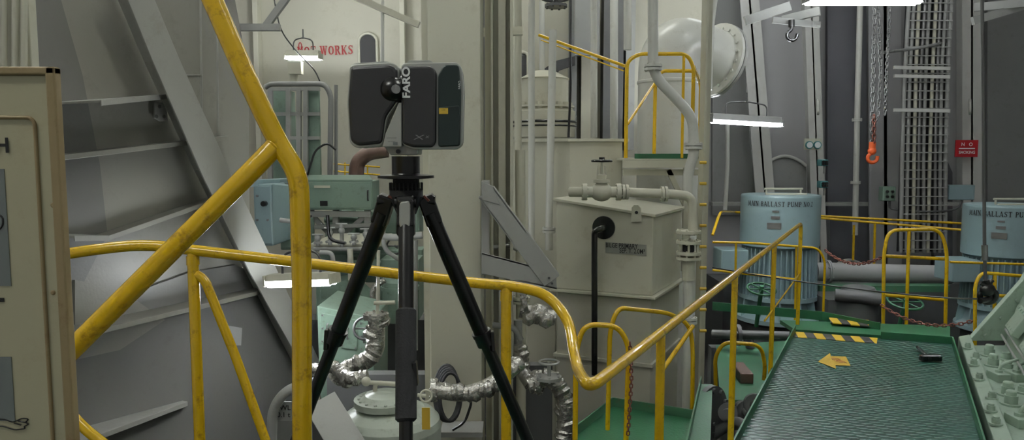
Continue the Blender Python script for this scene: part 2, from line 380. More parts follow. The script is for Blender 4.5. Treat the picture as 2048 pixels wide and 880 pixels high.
# ================================================================ LAMPS
WARM=(0.985,1.0,0.92); COOL=(0.92,0.96,1.0)
def lamp(c,dirv,L,label,power,wide=0.12,down=0.07,hang=0.25,colr=COOL,hm=None,tr=0.02):
    c=V(c); d=V(dirv).normalized(); side=d.cross(V((0,0,1))).normalized()
    T=thing('fluorescent_lamp',label,'lamp',c)  # also builds the added unseen fill lamps
    h=MB(); h.prism([c-d*L/2+side*wide/2+V((0,0,0)),c-d*L/2+side*wide*0.3+V((0,0,down)),c-d*L/2-side*wide*0.3+V((0,0,down)),c-d*L/2-side*wide/2],d*L)
    h.beam(c-d*(L/2+0.015),c-d*L/2,wide,0.07); h.beam(c+d*L/2,c+d*(L/2+0.015),wide,0.07)
    h.obj('housing',hm or GREY,T,bevel=0.003)
    for s_ in (-1,1):
        t=MB(); t.cyl(c-d*(L/2-0.01)+side*s_*wide*0.25-V((0,0,0.02)),c+d*(L/2-0.01)+side*s_*wide*0.25-V((0,0,0.02)),tr,n=12)
        t.obj('tube',TUBE,T)
    b_=MB()
    for s_ in (-0.3,0.3): b_.tube([c+d*L*s_+V((0,0,down)),c+d*L*s_+V((0,0,down+hang*0.5)),c+V((0,0,down+hang*0.6))],0.008,n=6)
    b_.cyl(c+V((0,0,down+hang*0.55)),c+V((0,0,down+hang)),0.008,n=6)
    b_.obj('bracket',GREYD,T)
    li=bpy.data.lights.new('lamp_light','AREA'); li.shape='RECTANGLE'; li.size=L; li.size_y=wide; li.energy=power; li.color=colr
    lo=bpy.data.objects.new('lamp_light',li); col.objects.link(lo); lo.parent=T
    lo.matrix_local=Matrix.Translation(V((0,0,-0.05)))@Matrix((d,side,d.cross(side))).transposed().to_4x4()
    if (lo.matrix_local.to_3x3()@V((0,0,-1))).z>0:
        lo.matrix_local=lo.matrix_local@Matrix.Rotation(PI,4,'X')
    return T
lamp(at(607,113,8.8),(1,-0.2,-0.03),0.42,'small fluorescent lamp fitting glowing white below conduit',110,hm=CREAM)
lamp(at(603,558,4.6),(1,-0.35,0.09),0.48,'glowing fluorescent lamp fitting low beside the hull frame',60,hm=CREAM,tr=0.026,down=0.04)
lamp(at(1492,243,8.2),(1,0.15,-0.05),0.82,'fluorescent lamp fitting hanging in front of the hull wall',150)
lamp(at(1726,-2,6.6),(1,0.1,0.02),1.05,'bright overhead fluorescent lamp fitting',200,tr=0.03)
for (x,y,z,p,sx,cc) in ((-1.6,0.2,3.7,120,1.2,WARM),(1.6,1.2,4.2,150,1.2,WARM),(-0.2,3.0,4.9,300,1.4,WARM),(-2.6,3.4,4.2,130,1.2,WARM),(3.4,5.4,5.0,380,1.4,COOL),(-3.4,6.6,4.9,330,1.4,WARM),(0.8,7.6,5.2,360,1.4,WARM),(6.3,8.6,5.2,520,1.4,COOL),(-1.9,8.6,5.4,260,1.4,WARM),(3.2,10.6,5.6,350,1.4,COOL)):  # unseen lamps above the frame, added to brighten the room and hull
    lamp((x,y,z),(1,0,0),sx,'added unseen overhead fill lamp fitting',p,wide=0.3,colr=cc)

# ================================================================ NEAR RAIL
R=0.0205
T=thing('stair_handrail','thick glossy yellow painted steel pipe stair handrail with welded brace','handrail',(at(603,600,1.5).x,1.5,0))
p=[at(345,-190,1.47),at(425,0,1.47),at(500,170,1.48),at(556,285,1.5),at(598,350,1.5),at(604,560,1.5),at(604,880,1.5)]
p.append(V((p[-1].x,p[-1].y,0)))
MB().tube(p,R,bend=0.07,n=20).obj('post',YEL,T)
j=MB(); j.tube([at(556,287,1.5),at(500,345,1.48),at(145,698,1.40),at(-40,880,1.36)],R,bend=0.05,n=20)
j.ring(at(550,293,1.5),at(500,345,1.48)-at(556,287,1.5),R*0.98,0.004,n=20)
j.obj('brace',YEL,T)
# ================================================================ RAILING 2
r2=0.0185
T=thing('platform_railing','yellow painted pipe railing with posts curving round the platform edge','railing',(0.1,2.5,0))
e1=onz(1180,776,1.0); e2=onz(1602,447,1.0)
path=[at(60,520,2.35),at(180,500,2.36),at(290,488,2.4),at(400,502,2.42),at(620,527,2.45),at(960,567,2.5),at(1030,572,2.5),at(1095,588,2.48),at(1138,640,2.42),at(1152,735,2.25),V((e1.x-0.002,e1.y,e1.z)),]
path.append(e1.lerp(e2,0.03))
path+= [e2]
dn=V((e2.x,e2.y,0.0)); path.append(dn)
MB().tube(path,r2,bend=0.10,n=16,seg=8).obj('top_rail',YEL,T)
for (x,y,Y) in ((385,500,2.42),(1012,572,2.5)):
    a_=at(x,y,Y); MB().tube([a_,V((a_.x,a_.y,0))],r2,n=14).lathe(a_-V((0,0,0.05)),(0,0,1),[(r2*1.15,0),(r2*1.15,0.03)],16).obj('post',YEL,T)
MB().tube([at(392,548,2.42),at(410,560,2.42),at(470,710,2.42),at(560,960,2.42)],r2*0.85,bend=0.04,n=14).obj('brace',YEL,T)
MB().tube([at(120,800,2.3),at(160,850,2.3),at(230,905,2.3)],r2*0.9,n=14).obj('brace',YEL,T)
for x in (1322,1470,1549):
    a_=onz(x,776-(x-1180)*329/422,1.0); MB().tube([a_,V((a_.x,a_.y,0.0))],r2*0.95,n=14).obj('post',YEL,T)
MB().tube([V((e1.x,e1.y,0.5)).lerp(V((e2.x,e2.y,0.5)),0.6),V((e2.x,e2.y,0.5))],0.008,n=8).obj('mid_rail',YEL,T)
# ================================================================ WALKWAY
w1=onz(1590,664,0); w2=onz(1905,688,0)
w3=onz(1478,880,0); w4=onz(1962,880,0)
def ext(a,b_,y): t=(y-a.y)/(b_.y-a.y); return a.lerp(b_,t)
w3=ext(w1,w3,2.66); w4=ext(w2,w4,2.66)
T=thing('walkway','dark green checker plate walkway with raised green toe edges','walkway',((w1.x+w3.x)/2,4,-0.05))
MB().prism([w1,w2,w4,w3],(0,0,-0.03)).obj('deck_plate',CHK,T)
for a_,b_ in ((w1,w3),(w2,w4),(w1.lerp(w2,0.56),w2)):
    MB().beam(a_+up*0.02,b_+up*0.02,0.012,0.09,up=up).obj('toe_plate',GREEN,T,bevel=0.002)
for a_,b_ in ((w1,w3),(w2,w4)):
    MB().beam(a_-up*0.12,b_-up*0.12,0.06,0.16,up=up).obj('side_beam',GREEN,T,bevel=0.002)
h=MB(); hy=w1.lerp(w2,0.54); k=(w3-w1).normalized()*0.22; k2=(w4-w2).normalized()*0.22
h.prism([w1+up*0.004,hy+up*0.004,hy+k2+up*0.004,w1+k+up*0.004],(0,0,-0.003)); h.obj('hazard_marking',HAZ,T)
for f in (0.02,0.45,0.9):
    for a_,b_ in ((w1,w3),(w2,w4)):
        q=a_.lerp(b_,f); MB().bb(q.x-0.05,q.x+0.05,q.y-0.05,q.y+0.05,FL,-0.1).obj('support_leg',GREYD,T)
o=struct(MB().bb(-2.2,2.6,-1.5,2.62,-0.06,-0.001).obj('floor',CHK))
def zpx(x,y,z=0.006): return onz(x,y,z)
A=thing('arrow_sticker','yellow arrow sticker with red lettering on green walkway','sticker',zpx(1665,720,0.003))
pts=[zpx(1636,723),zpx(1672,737),zpx(1671,730),zpx(1701,731),zpx(1692,713),zpx(1662,712),zpx(1660,706)]
MB().prism(pts,(0,0,-0.002)).obj('arrow',YSTK,A)
text('EXIT',zpx(1677,721.5,0.008),(0.1,-1,0),(1,0.1,0),0.065,REDT,A,off=0.005,wscale=0.75)
a_=onz(1833,700,0.03)
T=thing('hammer','black steel hammer lying on green walkway','hammer',(a_.x,a_.y,0.0))
MB().tube([onz(1835,694,0.03),onz(1860,718,0.03)],0.014,n=10).obj('handle',BLACK,T)
c=onz(1860,716,0.03); MB().beam(c+V((-0.08,0.0,0)),c+V((0.09,0.0,0)),0.05,0.05).obj('head',BLACK,T,bevel=0.012)

# ================================================================ BOARD
Yb=0.92
T=thing('instruction_board','cream painted instruction board in tan metal frame showing safety pictures','board',(at(0,400,Yb).x,Yb,0))
xr=at(120,500,Yb).x; xl=xr-0.62; zt=at(70,150,Yb).z; zb=zt-0.9
MB().bb(xl,xr,Yb,Yb+0.008,zb,zt).obj('panel',PAPER,T,bevel=0.002)
f=MB()
f.bb(xr-0.004,xr+0.008,Yb-0.005,Yb+0.009,zb-0.01,zt+0.01); f.bb(xl,xr+0.008,Yb-0.005,Yb+0.009,zt,zt+0.010); f.bb(xl,xr+0.008,Yb-0.005,Yb+0.009,zb-0.012,zb)
f.obj('frame',TAN,T,bevel=0.002)
f=MB(); f.tube([V((at(70,235,Yb).x,Yb-0.001,zb+0.03)),V((at(70,235,Yb).x,Yb-0.001,at(70,235,Yb).z)),V((xl+0.02,Yb-0.001,at(70,235,Yb).z))],0.0025,bend=0.012,n=8)
f.obj('border',TAN,T)
for y0_,y1_,x1_ in ((338,572,15),(714,842,26)): MB().px(-90,y0_,x1_,y1_,Yb-0.001,0.0008).obj('picture_panel',PGREY,T)
text('H',at(4,292,Yb-0.0015),(1,0,0),(0,0,1),0.018,INK,T,off=0.03)
def ln(pts,r=0.0008): 
    f=MB(); f.tube([at(x,y,Yb-0.001) for x,y in pts],r,bend=0.004,n=6); f.obj('drawing_line',INK,T)
ln([(-20,838),(10,838),(25,845),(45,836),(58,838),(50,845),(58,848),(48,853),(50,857),(30,860),(5,852),(-20,852)]); ln([(28,846),(42,850)]); ln([(36,842),(50,845)])
ln([(0,430),(6,436),(6,450),(0,458)],0.0012); ln([(0,600),(8,603)])
MB().px(-20,596,8,604,Yb-0.001,0.0006).obj('caption_mark',INK,T)
for y in (410,585):
    q=MB(); p_=at(106,y,Yb); q.lathe(p_,(0,-1,0),[(0.0035,0),(0.002,0.0015)],12); q.obj('rivet',TAN,T)
s_=MB(); s_.bb(xl+0.2,xl+0.24,Yb+0.009,Yb+0.05,0,zt-0.1); s_.obj('stand_post',TAN,T)

# ================================================================ TRIPOD + SCANNER
Ys=1.66; cx=at(812,350,Ys)
T=thing('tripod','black photographic tripod with twist-lock legs and foam grip','tripod',(cx.x,Ys,0))
h=MB(); X=cx.x
def zz(y,Y=Ys): return at(812,y,Y).z
h.lathe((X,Ys,zz(352)),(0,0,1),[(0.033,0),(0.033,0.004),(0.032,0.006),(0.032,0.045)],32)
h.lathe((X,Ys,zz(356)),(0,0,1),[(0.045,-0.002),(0.064,0),(0.064,0.006),(0.045,0.008)],40)
h.obj('head',BLACK,T)
h=MB(); h.lathe((X,Ys,zz(402)),(0,0,1),[(0.022,-0.03),(0.034,0),(0.038,0.01),(0.038,0.025),(0.03,0.03),(0.03,0.05)],32)
for i in range(24):
    an=2*PI*i/24; h.bb(X+0.037*math.cos(an)-0.0015,X+0.037*math.cos(an)+0.0015,Ys+0.037*math.sin(an)-0.0015,Ys+0.037*math.sin(an)+0.0015,zz(380),zz(365))
h.obj('collar',RUBBER,T)
h=MB(); h.cyl((X,Ys,zz(560)),(X,Ys,zz(402)),0.013,n=20); h.sph((X,Ys,zz(560)),0.015); h.obj('centre_column',BLACK,T)
def leg(top,thru,w,grip=False):
    top=V(top); d=(V(thru)-top).normalized(); foot=top+d*((0.0-top.z)/d.z); L=(foot-top).length
    def P(t): return top+d*t
    L0=MB(); L0.beam(top+V((0,0,0.012)),P(0.06),0.038,0.03,up=(0,-1,0.2)); L0.cyl(top-V((0.024,0,0)),top+V((0.024,0,0)),0.013); L0.obj('hinge',BLACK,T,bevel=0.004)
    lg=MB(); lg.cyl(P(0.03),P(0.36),w,n=20); lg.cyl(P(0.36),P(0.39),w*1.22,n=20); lg.cyl(P(0.355),P(0.365),w*1.3,n=20)
    lg.cyl(P(0.39),P(0.72),w*0.84,n=20); lg.cyl(P(0.72),P(0.76),w*1.12,n=20); lg.cyl(P(0.76),P(L-0.05),w*0.7,n=20)
    lg.obj('leg',BLACK,T)
    if grip:
        g=MB(); g.lathe(P(0.245),d,[(w*1.02,0),(w*1.32,0.005),(w*1.32,0.228),(w*1.02,0.233)],24); g.obj('foam_grip',RUBBER,T)
    ft=MB(); ft.cyl(P(L-0.06),foot,0.016,0.021); ft.obj('foot',RUBBER,T)
    sd=1 if d.x>=0 else -1
    for q,z0_ in ((P(0.375),0.02),(P(0.74),0.03)):
        MB().beam(q+V((sd*w*1.1,-0.004,z0_)),q+V((sd*w*1.3,-0.004,-0.03)),0.009,0.02).obj('latch',BLACK,T,bevel=0.002)
leg(at(776,402,1.68),at(604,850,1.80),0.0185)
leg(at(850,402,1.68),at(1042,850,1.80),0.0185)
leg(at(812,405,1.63),at(812,850,1.42),0.0165,True)
g=MB(); g.prism([at(x,y,1.59) for x,y in ((801,404),(817,402),(820,410),(820,450),(815,460),(803,460),(798,450),(798,412))],(0,0.012,0)); g.obj('badge',SILV,T,bevel=0.003)
g=MB(); g.prism([at(x,y,1.598) for x,y in ((794,400),(826,400),(828,470),(820,480),(800,480),(792,468))],(0,0.03,0)); g.obj('hinge_cover',BLACK,T,bevel=0.004)
for x,y,x2,y2 in ((777,392,790,398),(848,392,858,402)): MB().beam(at(x,y,1.64),at(x2,y2,1.64),0.006,0.005).obj('red_accent',RUST,T)

Sx=thing('laser_scanner','dark grey and silver laser scanner with rounded housings mounted on tripod','scanner',(X,Ys,zz(312)))
def P2(pts,Y): return [at(x,y,Y) for x,y in pts]
def shrink(pts,k):
    cx_=(min(p[0] for p in pts)+max(p[0] for p in pts))/2; cy_=(min(p[1] for p in pts)+max(p[1] for p in pts))/2
    return [(cx_+(x-cx_)*k,cy_+(y-cy_)*k) for x,y in pts]
def rnd(pts,r=8):
    out=[]; n=len(pts)
    for i in range(n):
        p=V((*pts[i],0)); a_=V((*pts[i-1],0)); b_=V((*pts[(i+1)%n],0))
        u=(a_-p); w=(b_-p); d=min(r,u.length*.45,w.length*.45); A=p+u.normalized()*d; B=p+w.normalized()*d
        for t in (0,.33,.67,1): q=A*(1-t)**2+p*2*t*(1-t)+B*t*t; out.append((q.x,q.y))
    return out
Lh=rnd([(698,128),(782,123),(797,132),(797,200),(772,235),(764,292),(712,297),(697,286),(692,205)],9)
Rh=rnd([(801,125),(914,123),(923,134),(927,180),(924,288),(915,299),(824,299),(802,290)],9)
Rf=rnd([(802,128),(862,128),(874,140),(873,288),(866,298),(824,298),(803,290)],7)
def layer(name,pts,y0,y1,m,k=1.0,bev=0.003):
    q=shrink(pts,k); a_=[V((p.x,y0,p.z)) for p in P2(q,Ys-0.05)]
    return MB().prism(a_,(0,y1-y0,0)).obj(name,m,Sx,bevel=bev)
layer('left_housing',Lh,Ys-0.050,Ys+0.045,DGREY,0.94,0.007)
layer('silver_rim',Lh,Ys-0.040,Ys-0.022,SILV,1.0,0.002)
layer('rear_shell',Lh,Ys-0.022,Ys+0.018,DGREY,0.985)
layer('silver_rim',Lh,Ys+0.018,Ys+0.03,SILV)
layer('right_housing',Rf,Ys-0.052,Ys+0.045,DGREY,0.96,0.006)
layer('silver_rim',Rh,Ys-0.040,Ys-0.022,SILV,1.0,0.002)
layer('rear_shell',Rh,Ys-0.022,Ys+0.02,DGREEN,0.985)
layer('side_cover',rnd([(876,150),(888,129),(917,129),(922,180),(920,292),(876,294)],6),Ys-0.049,Ys+0.05,DGREEN)
layer('battery_cover',rnd([(877,215),(919,211),(918,291),(877,293)],4),Ys-0.053,Ys-0.04,DGREEN,1.0,0.002)
layer('top_cover',rnd([(815,118),(858,118),(872,128),(808,128)],3),Ys-0.03,Ys+0.03,SILV)
layer('top_cover',rnd([(705,124),(770,120),(790,128),(700,131)],3),Ys-0.03,Ys+0.03,SILV)
m=MB(); c=at(788,178,Ys-0.05); m.cyl(V((c.x-0.02,Ys-0.005,c.z)),V((c.x+0.022,Ys-0.005,c.z)),0.036,n=32); m.sph((c.x-0.004,Ys-0.036,c.z),0.03,24); m.obj('rotating_mirror_drum',BLACK,Sx)
m=MB(); m.lathe((c.x+0.006,Ys-0.064,c.z-0.002),(0.3,-1,0.2),[(0.010,0),(0.010,0.002)],20); m.obj('mirror_highlight',STEEL,Sx)  # bright steel disc shaped as the highlight on the dark drum
m=MB(); m.prism([V((p.x,Ys-0.048,p.z)) for p in P2([(797,205),(803,205),(803,294),(764,294),(770,268)],Ys-0.05)],(0,0.09,0)); m.obj('silver_wedge',SILV,Sx,bevel=0.002)
m=MB(); m.prism([V((p.x,Ys-0.034,p.z)) for p in P2([(766,290),(838,290),(836,310),(780,310)],Ys-0.035)],(0,0.07,0)); m.obj('base_mount',GREYL,Sx,bevel=0.003)
m=MB(); q=at(797,303,Ys-0.036); m.cyl(q,q+V((0,-0.008,0)),0.005,n=12); m.obj('locking_screw',BLACK,Sx)
yl=Ys-0.0535
text('FARO',at(813,165,yl),(0,0,1),(-1,0,0),0.0162,WTXT,Sx,off=0.035,wscale=1.15)
text('X',at(838,275,yl),(1,0,0),(0.35,0,1),0.011,STEEL,Sx,wscale=2.0); text('x',at(855,273,yl),(1,0,0),(0.3,0,1),0.008,STEEL,Sx,wscale=1.4)
m=MB(); m.px(878,216,896,228,Ys-0.0545,0.001); m.obj('warning_label',YSTK,Sx)
text('LASER',at(887,220,Ys-0.0553),(1,0,0),(0,0,1),0.0022,INK,Sx)
text('LASERSCANNER',at(783,276,Ys-0.0495),(1,0,0),(0,0,1),0.0022,INK,Sx); text('FOCUS 3D X',at(783,283,Ys-0.0495),(1,0,0),(0,0,1),0.002,INK,Sx)
m=MB(); m.px(786,284,795,290,Ys-0.0492,0.0006); m.obj('rating_label',PGREY,Sx)
text('FARO',at(919,170,Ys-0.051),(0,0,1),(-1,0,0),0.005,WTXT,Sx)

# ================================================================ COLUMN
T=thing('box_column','large cream painted steel box column with flanged side','column',(at(905,440,4.6).x,4.6,FL))
c=MB(); x0=at(858,440,4.5).x; x1=at(962,440,4.5).x
c.bb(x0,x1,4.5,5.0,FL,6.5); c.obj('column_body',CREAM,T,bevel=0.006)
MB().bb(x0-0.05,x0,4.62,4.66,FL,6.5).obj('flange_strip',CREAM,T)
xe=at(1026,440,5.1).x
trim(MB().bb(x1+0.005,xe,5.1,5.13,FL,6.5).bb(x1+0.05,x1+0.065,4.95,5.1,FL,6.5).bb(x1+0.10,x1+0.15,4.98,5.1,FL,6.5).bb(xe-0.02,xe,4.9,5.1,FL,6.5),CREAM,bevel=0.002)
struct(MB().bb(at(1000,0,9.6).x,at(1425,0,9.6).x,9.6,9.7,FL,7).obj('wall_centre',CREAM2))
for x,w,mm in ((1140,14,GREY),(1207,40,GREYD),(1252,18,GREYL),(1163,30,CREAM2)):
    trim(MB().px(x,-60,x+w,300,9.3,0.29),mm)
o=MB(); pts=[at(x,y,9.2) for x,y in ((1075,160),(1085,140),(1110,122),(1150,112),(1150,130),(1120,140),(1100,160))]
o.prism(pts,(0,0.05,0)); trim(o,SHADE)  # flat dark shape, shade of the curved opening put into its colour
oval(1035,105,1056,165,9.2)
o=MB(); o.px(1150,-50,1200,110,9.0,0.1); trim(o,GREY)
# folded steel bracket on the column
o=MB(); A_,B_=at(972,384,4.3),at(1104,562,4.3); dd=(B_-A_).normalized(); pn=V((dd.z,0,-dd.x)).normalized()
if pn.z<0: pn=-pn
o.beam(A_,B_,0.105,0.010,up=(0,-1,0))
o.beam(A_+pn*0.05+V((0,0.055,0)),B_+pn*0.05+V((0,0.055,0)),0.012,0.12,up=(0,-1,0))
o.beam(A_-pn*0.05+V((0,0.055,0)),B_-pn*0.05+V((0,0.055,0)),0.012,0.12,up=(0,-1,0))
o.prism([at(963,505,4.3),at(1112,544,4.3),at(1114,579,4.3),at(963,547,4.3)],(0,0.012,0)); o.prism([at(963,505,4.3),at(1112,544,4.3),at(1112,544,4.42),at(963,505,4.42)],(0,0,-0.012)); o.prism([at(963,547,4.3),at(1114,579,4.3),at(1114,579,4.42),at(963,547,4.42)],(0,0,0.012))
o.prism([at(963,362,4.36),at(978,362,4.36),at(978,550,4.36),at(963,550,4.36)],(0,0.16,0))
o.prism([at(962,363,4.29),at(985,372,4.29),at(1000,410,4.29),at(966,400,4.29)],(0,0.012,0))
o.mat(1)
for x,y in ((1098,556),(1104,567)): o.cyl(at(x,y,4.3),at(x,y,4.28),0.007,n=8)
tag(o.obj('triangular_bracket',[GREYL,SHADE],bevel=0.002),'grey folded steel triangular bracket fixed to the column','bracket')
# ================================================================ pipes
def pipe(pts,r,lab,m=WHITE,name='pipe',bend=0.12,fl=(),n=16,grp=None,fr=1.8):
    o=MB(); P=[V(p) for p in pts]; o.tube(P,r,bend=bend,n=n,seg=8)
    for (c_,ax) in fl:
        o.flange(V(c_)-V(ax).normalized()*0.012,ax,r*fr,0.018,6); o.flange(V(c_)+V(ax).normalized()*0.012,ax,r*fr,0.018,6)
    return tag(o.obj(name,m),lab,'pipe',group=grp)
pipe([at(1063,-60,5.6),at(1063,500,5.6)],0.025,'white vertical pipe beside the box column')
pipe([at(1040,300,5.1),at(1042,620,5.1),at(1042,900,5.1)],0.036,'cream vertical pipe in front of tank',m=CREAM,fl=((at(1042,600,5.1),Z),))
pipe([at(1036,-60,6.0),at(1036,300,6.0),at(1034,480,6.0)],0.03,'cream vertical pipe beside corrugated bulkhead',m=CREAM)
pipe([at(1106,60,5.9),at(1098,450,5.9),at(1098,500,5.9)],0.03,'white vertical pipe with flange',fl=((at(1098,460,5.9),Z),))
pipe([at(1188,-60,7.6),at(1188,275,7.6)],0.035,'white vertical pipe rising to deckhead')
pipe([at(1228,-60,8.2),at(1228,290,8.2)],0.045,'white vertical pipe rising to deckhead')
pipe([at(1084,-60,8.2),at(1084,150,8.2)],0.03,'white vertical pipe rising to deckhead')
pipe([at(1141,-60,7.0),at(1141,180,7.0),at(1137,275,7.0)],0.012,'thin black vertical cable',m=BLACK,name='cable')
pipe([at(765,-50,8.5),at(765,200,8.5)],0.02,'thin white vertical pipe on bulkhead')
pipe([at(1255,-40,7.4),at(1255,100,7.4)],0.04,'white vertical pipe near the duct')
pipe([at(1428,-40,6.6),at(1415,60,6.6),at(1412,180,6.6)],0.055,'thick white vertical pipe beside large duct')
pipe([at(1036,640,5.0),at(1036,720,5.0),at(1010,760,4.9)],0.03,'grey pipe bending behind the railing post',m=GREYL)
pipe([at(985,495,5.0),at(1020,490,5.0),at(1036,500,5.0)],0.016,'thin grey pipe branch with valve',m=GREYL)
o=MB(); c_=at(1112,12,5.9); o.flange(c_,Z,0.09,0.02,8); o.ring(c_+V((0,0,0.06)),Z,0.11,0.012); o.cyl(c_+V((-0.1,0,0.06)),c_+V((0.1,0,0.06)),0.008); o.cyl(c_,c_+V((0,0,0.1)),0.02)
tag(o.obj('handwheel_valve',GREYD),'dark handwheel valve on white pipe','valve')
o=MB(); o.beam(at(965,65,5.6),at(1045,62,5.6),0.06,0.06); tag(o.obj('pipe_bracket',CREAM),'cream angle bracket supporting pipes','bracket')
T=thing('upper_handrail','thin yellow pipe handrail running along upper walkway','handrail',at(1165,100,6.8))
MB().tube([at(1078,70,6.8),at(1250,132,6.4)],0.014).obj('rail',YEL,T); MB().tube([at(1082,80,6.8),at(1248,142,6.4)],0.006).obj('lower_rail',YEL,T)
c_=at(1088,275,7.8); s=7.8/F; o=MB()
o.lathe(c_,Z,[(62*s,0),(62*s,50*s),(48*s,60*s),(48*s,112*s),(52*s,114*s),(20*s,130*s),(0,132*s)],40)
o.flange(c_+V((0,0,60*s)),Z,60*s,0.02,16)
o2=thing('expansion_tank','cream cylindrical tank with flanged rim and conical cover','tank',c_)
o.obj('tank_body',CREAM,o2)
for hh,rr_ in ((30,0.012),(22,0.008)): MB().ring(c_+V((0,0,hh*s)),Z,63*s,rr_,n=40).obj('dark_band',BLACK,o2)
# ================================================================ TANKS
T=thing('settling_tank','tall cream painted steel tank with flanged top edge','tank',at(1120,800,6.4))
t=MB(); xa=at(1018,440,6.5).x; xb=at(1238,440,6.5).x; zt=at(1100,284,6.5).z
xm=at(1140,440,6.3).x
t.prism([V((xa,6.75,FL)),V((xm,6.35,FL)),V((xb,6.35,FL)),V((xb,7.2,FL)),V((xa,7.2,FL))],(0,0,zt-FL)); t.obj('tank_body',CREAM,T,bevel=0.006)
t=MB(); t.prism([V((xa-.03,6.72,zt)),V((xm-.02,6.30,zt)),V((xb+.05,6.30,zt)),V((xb+.05,7.23,zt)),V((xa-.03,7.23,zt))],(0,0,0.025)); t.obj('top_flange',CREAM,T,bevel=0.003)
T=thing('bilge_tank','cream rectangular bilge separation tank with sloped lid and stencilled label','tank',at(1230,870,5.4))
fa=at(1112,500,5.45); fb=at(1306,500,5.15); fc=at(1362,500,5.9)
bvec=V((fc.x-fb.x,fc.y-fb.y,0))
def col4(z0,z1a,z1b,o_=0.0):
    A=V((fa.x,fa.y,0)); B=V((fb.x,fb.y,0)); C=B+bvec; D=A+bvec
    if o_:
        ce=(A+C)/2
        A,B,C,D=[p+(p-ce).normalized()*o_ for p in (A,B,C,D)]
    return [V((p.x,p.y,z0)) for p in (A,B,C,D)]+[V((A.x,A.y,z1a)),V((B.x,B.y,z1b)),V((C.x,C.y,z1b)),V((D.x,D.y,z1a))]
zlow=at(1306,592,5.15).z; zl=at(1140,402,5.4).z; zr=at(1306,434,5.15).z
t=MB(); t.hexa(col4(zlow,zl,zr)); t.obj('tank_body',CREAM,T,bevel=0.008)
t=MB(); t.hexa(col4(zlow-0.02,zlow,zlow,0.05)); t.obj('mounting_flange',CREAM,T,bevel=0.003)
t=MB(); A4=col4(zl,zl,zr,0.03)
t.hexa([A4[4],A4[5],A4[6],A4[7]]+[p+V((0,0,0.02)) for p in A4[4:]]); t.obj('lid',CREAM,T,bevel=0.003)
fd=(V((fb.x,fb.y,0))-V((fa.x,fa.y,0))).normalized(); fn=V((fd.y,-fd.x,0))
def fp(px,py,off=0.003):
    r=ray(px,py); p0=V((fa.x,fa.y,0))+fn*off; t_=(p0-CAM).dot(fn)/r.dot(fn); return CAM+r*t_
t=MB(); t.prism([fp(1211,484,0.004),fp(1293,490,0.004),fp(1293,512,0.004),fp(1211,505,0.004)],fn*0.002); t.obj('label_plate',LBL,T)
text('BILGE PRIMARY',fp(1243,492,0.009),fd,(-0.0,0,1),0.034,INK,T,off=0.01,wscale=0.72)
text('SEP. T. 2.0M\u00b3',fp(1264,502.5,0.009),fd,(0,0,1),0.034,INK,T,off=0.01,wscale=0.72)
t=MB(); t.prism([fp(x,y,0.03) for x,y in ((1262,444),(1263,415),(1268,410),(1276,410),(1281,416),(1283,444))],-fn*0.02); t.obj('lifting_lug',CREAM,T,bevel=0.002)
t=MB(); t.lathe(fp(1273,425,0.032),fn,[(0.012,0),(0.012,0.003)],14); t.obj('lug_hole',SHADE,T)  # dark disc on the lug, the hole's shade put into colour
t=MB(); t.hexa(col4(FL,zlow-0.03,zlow-0.03,-0.01)); t.obj('lower_tank',CREAM2,T,bevel=0.008)
zq=at(1306,735,5.15).z; t=MB(); t.hexa(col4(zq,zq+0.025,zq+0.025,0.02)); t.obj('lower_band',CREAM2,T)
tag(MB().px(1052,575,1112,900,5.75,0.4).obj('side_tank',CREAM2,bevel=0.01),'cream side tank casing beside bilge tank','tank')
T=thing('black_pipe','black pipe with round flange plate bolted on tank front','pipe',fp(1190,740,0.1))
d_=MB(); d_.lathe(fp(1208,455,0.0),fn,[(0.085,0),(0.085,0.015)],32); d_.obj('round_flange',BLACK,T)
MB().tube([fp(1208,455,0.0),fp(1203,457,0.14),fp(1189,462,0.14),fp(1189,750,0.14)],0.022,bend=0.06,n=14).obj('pipe_run',BLACK,T)
T=thing('globe_valve','cream flanged globe valve with black handwheel above tank','valve',at(1203,395,5.0))
Yv=5.0; s=Yv/F
v=MB(); c_=at(1203,384,Yv)
v.sph(c_,19*s,20,1.2,1,1); v.flange(c_+V((-34*s,0,0)),(1,0,0),17*s,0.03,6); v.flange(c_+V((34*s,0,0)),(1,0,0),17*s,0.03,6); v.cyl(c_-V((40*s,0,0)),c_+V((40*s,0,0)),11*s)
v.lathe(c_,Z,[(11*s,0),(11*s,18*s),(17*s,19*s),(17*s,25*s),(9*s,26*s),(10*s,34*s),(5*s,36*s)],20); v.obj('valve_body',CREAM,T)
v=MB(); v.beam(c_+V((-9*s,0,26*s)),c_+V((-7*s,0,52*s)),0.012,0.012); v.beam(c_+V((9*s,0,26*s)),c_+V((7*s,0,52*s)),0.012,0.012); v.cyl(c_+V((0,0,30*s)),c_+V((0,0,68*s)),0.008); v.obj('yoke',CREAM,T)
v=MB(); hc=c_+V((0,0,62*s)); v.ring(hc,Z,19*s,0.009)
for i in range(3): 
    an=PI*i/3; v.cyl(hc-V((math.cos(an),math.sin(an),0))*19*s,hc+V((math.cos(an),math.sin(an),0))*19*s,0.006,n=8)
v.cyl(hc-V((0,0,0.01)),hc+V((0,0,0.025)),0.02); v.obj('handwheel',BLACK,T)
pipe([at(1140,384,5.05),at(1168,384,5.0)],0.035,'short cream pipe stub entering valve',m=CREAM)
pipe([at(1238,384,5.0),at(1340,388,5.0),at(1385,392,5.0),at(1386,470,5.0)],0.033,'cream pipe bending down from valve to sight glass',m=CREAM,bend=0.13,fl=((at(1250,384,5.0),(1,0,0)),(at(1328,388,5.0),(1,0,0))),fr=1.6)
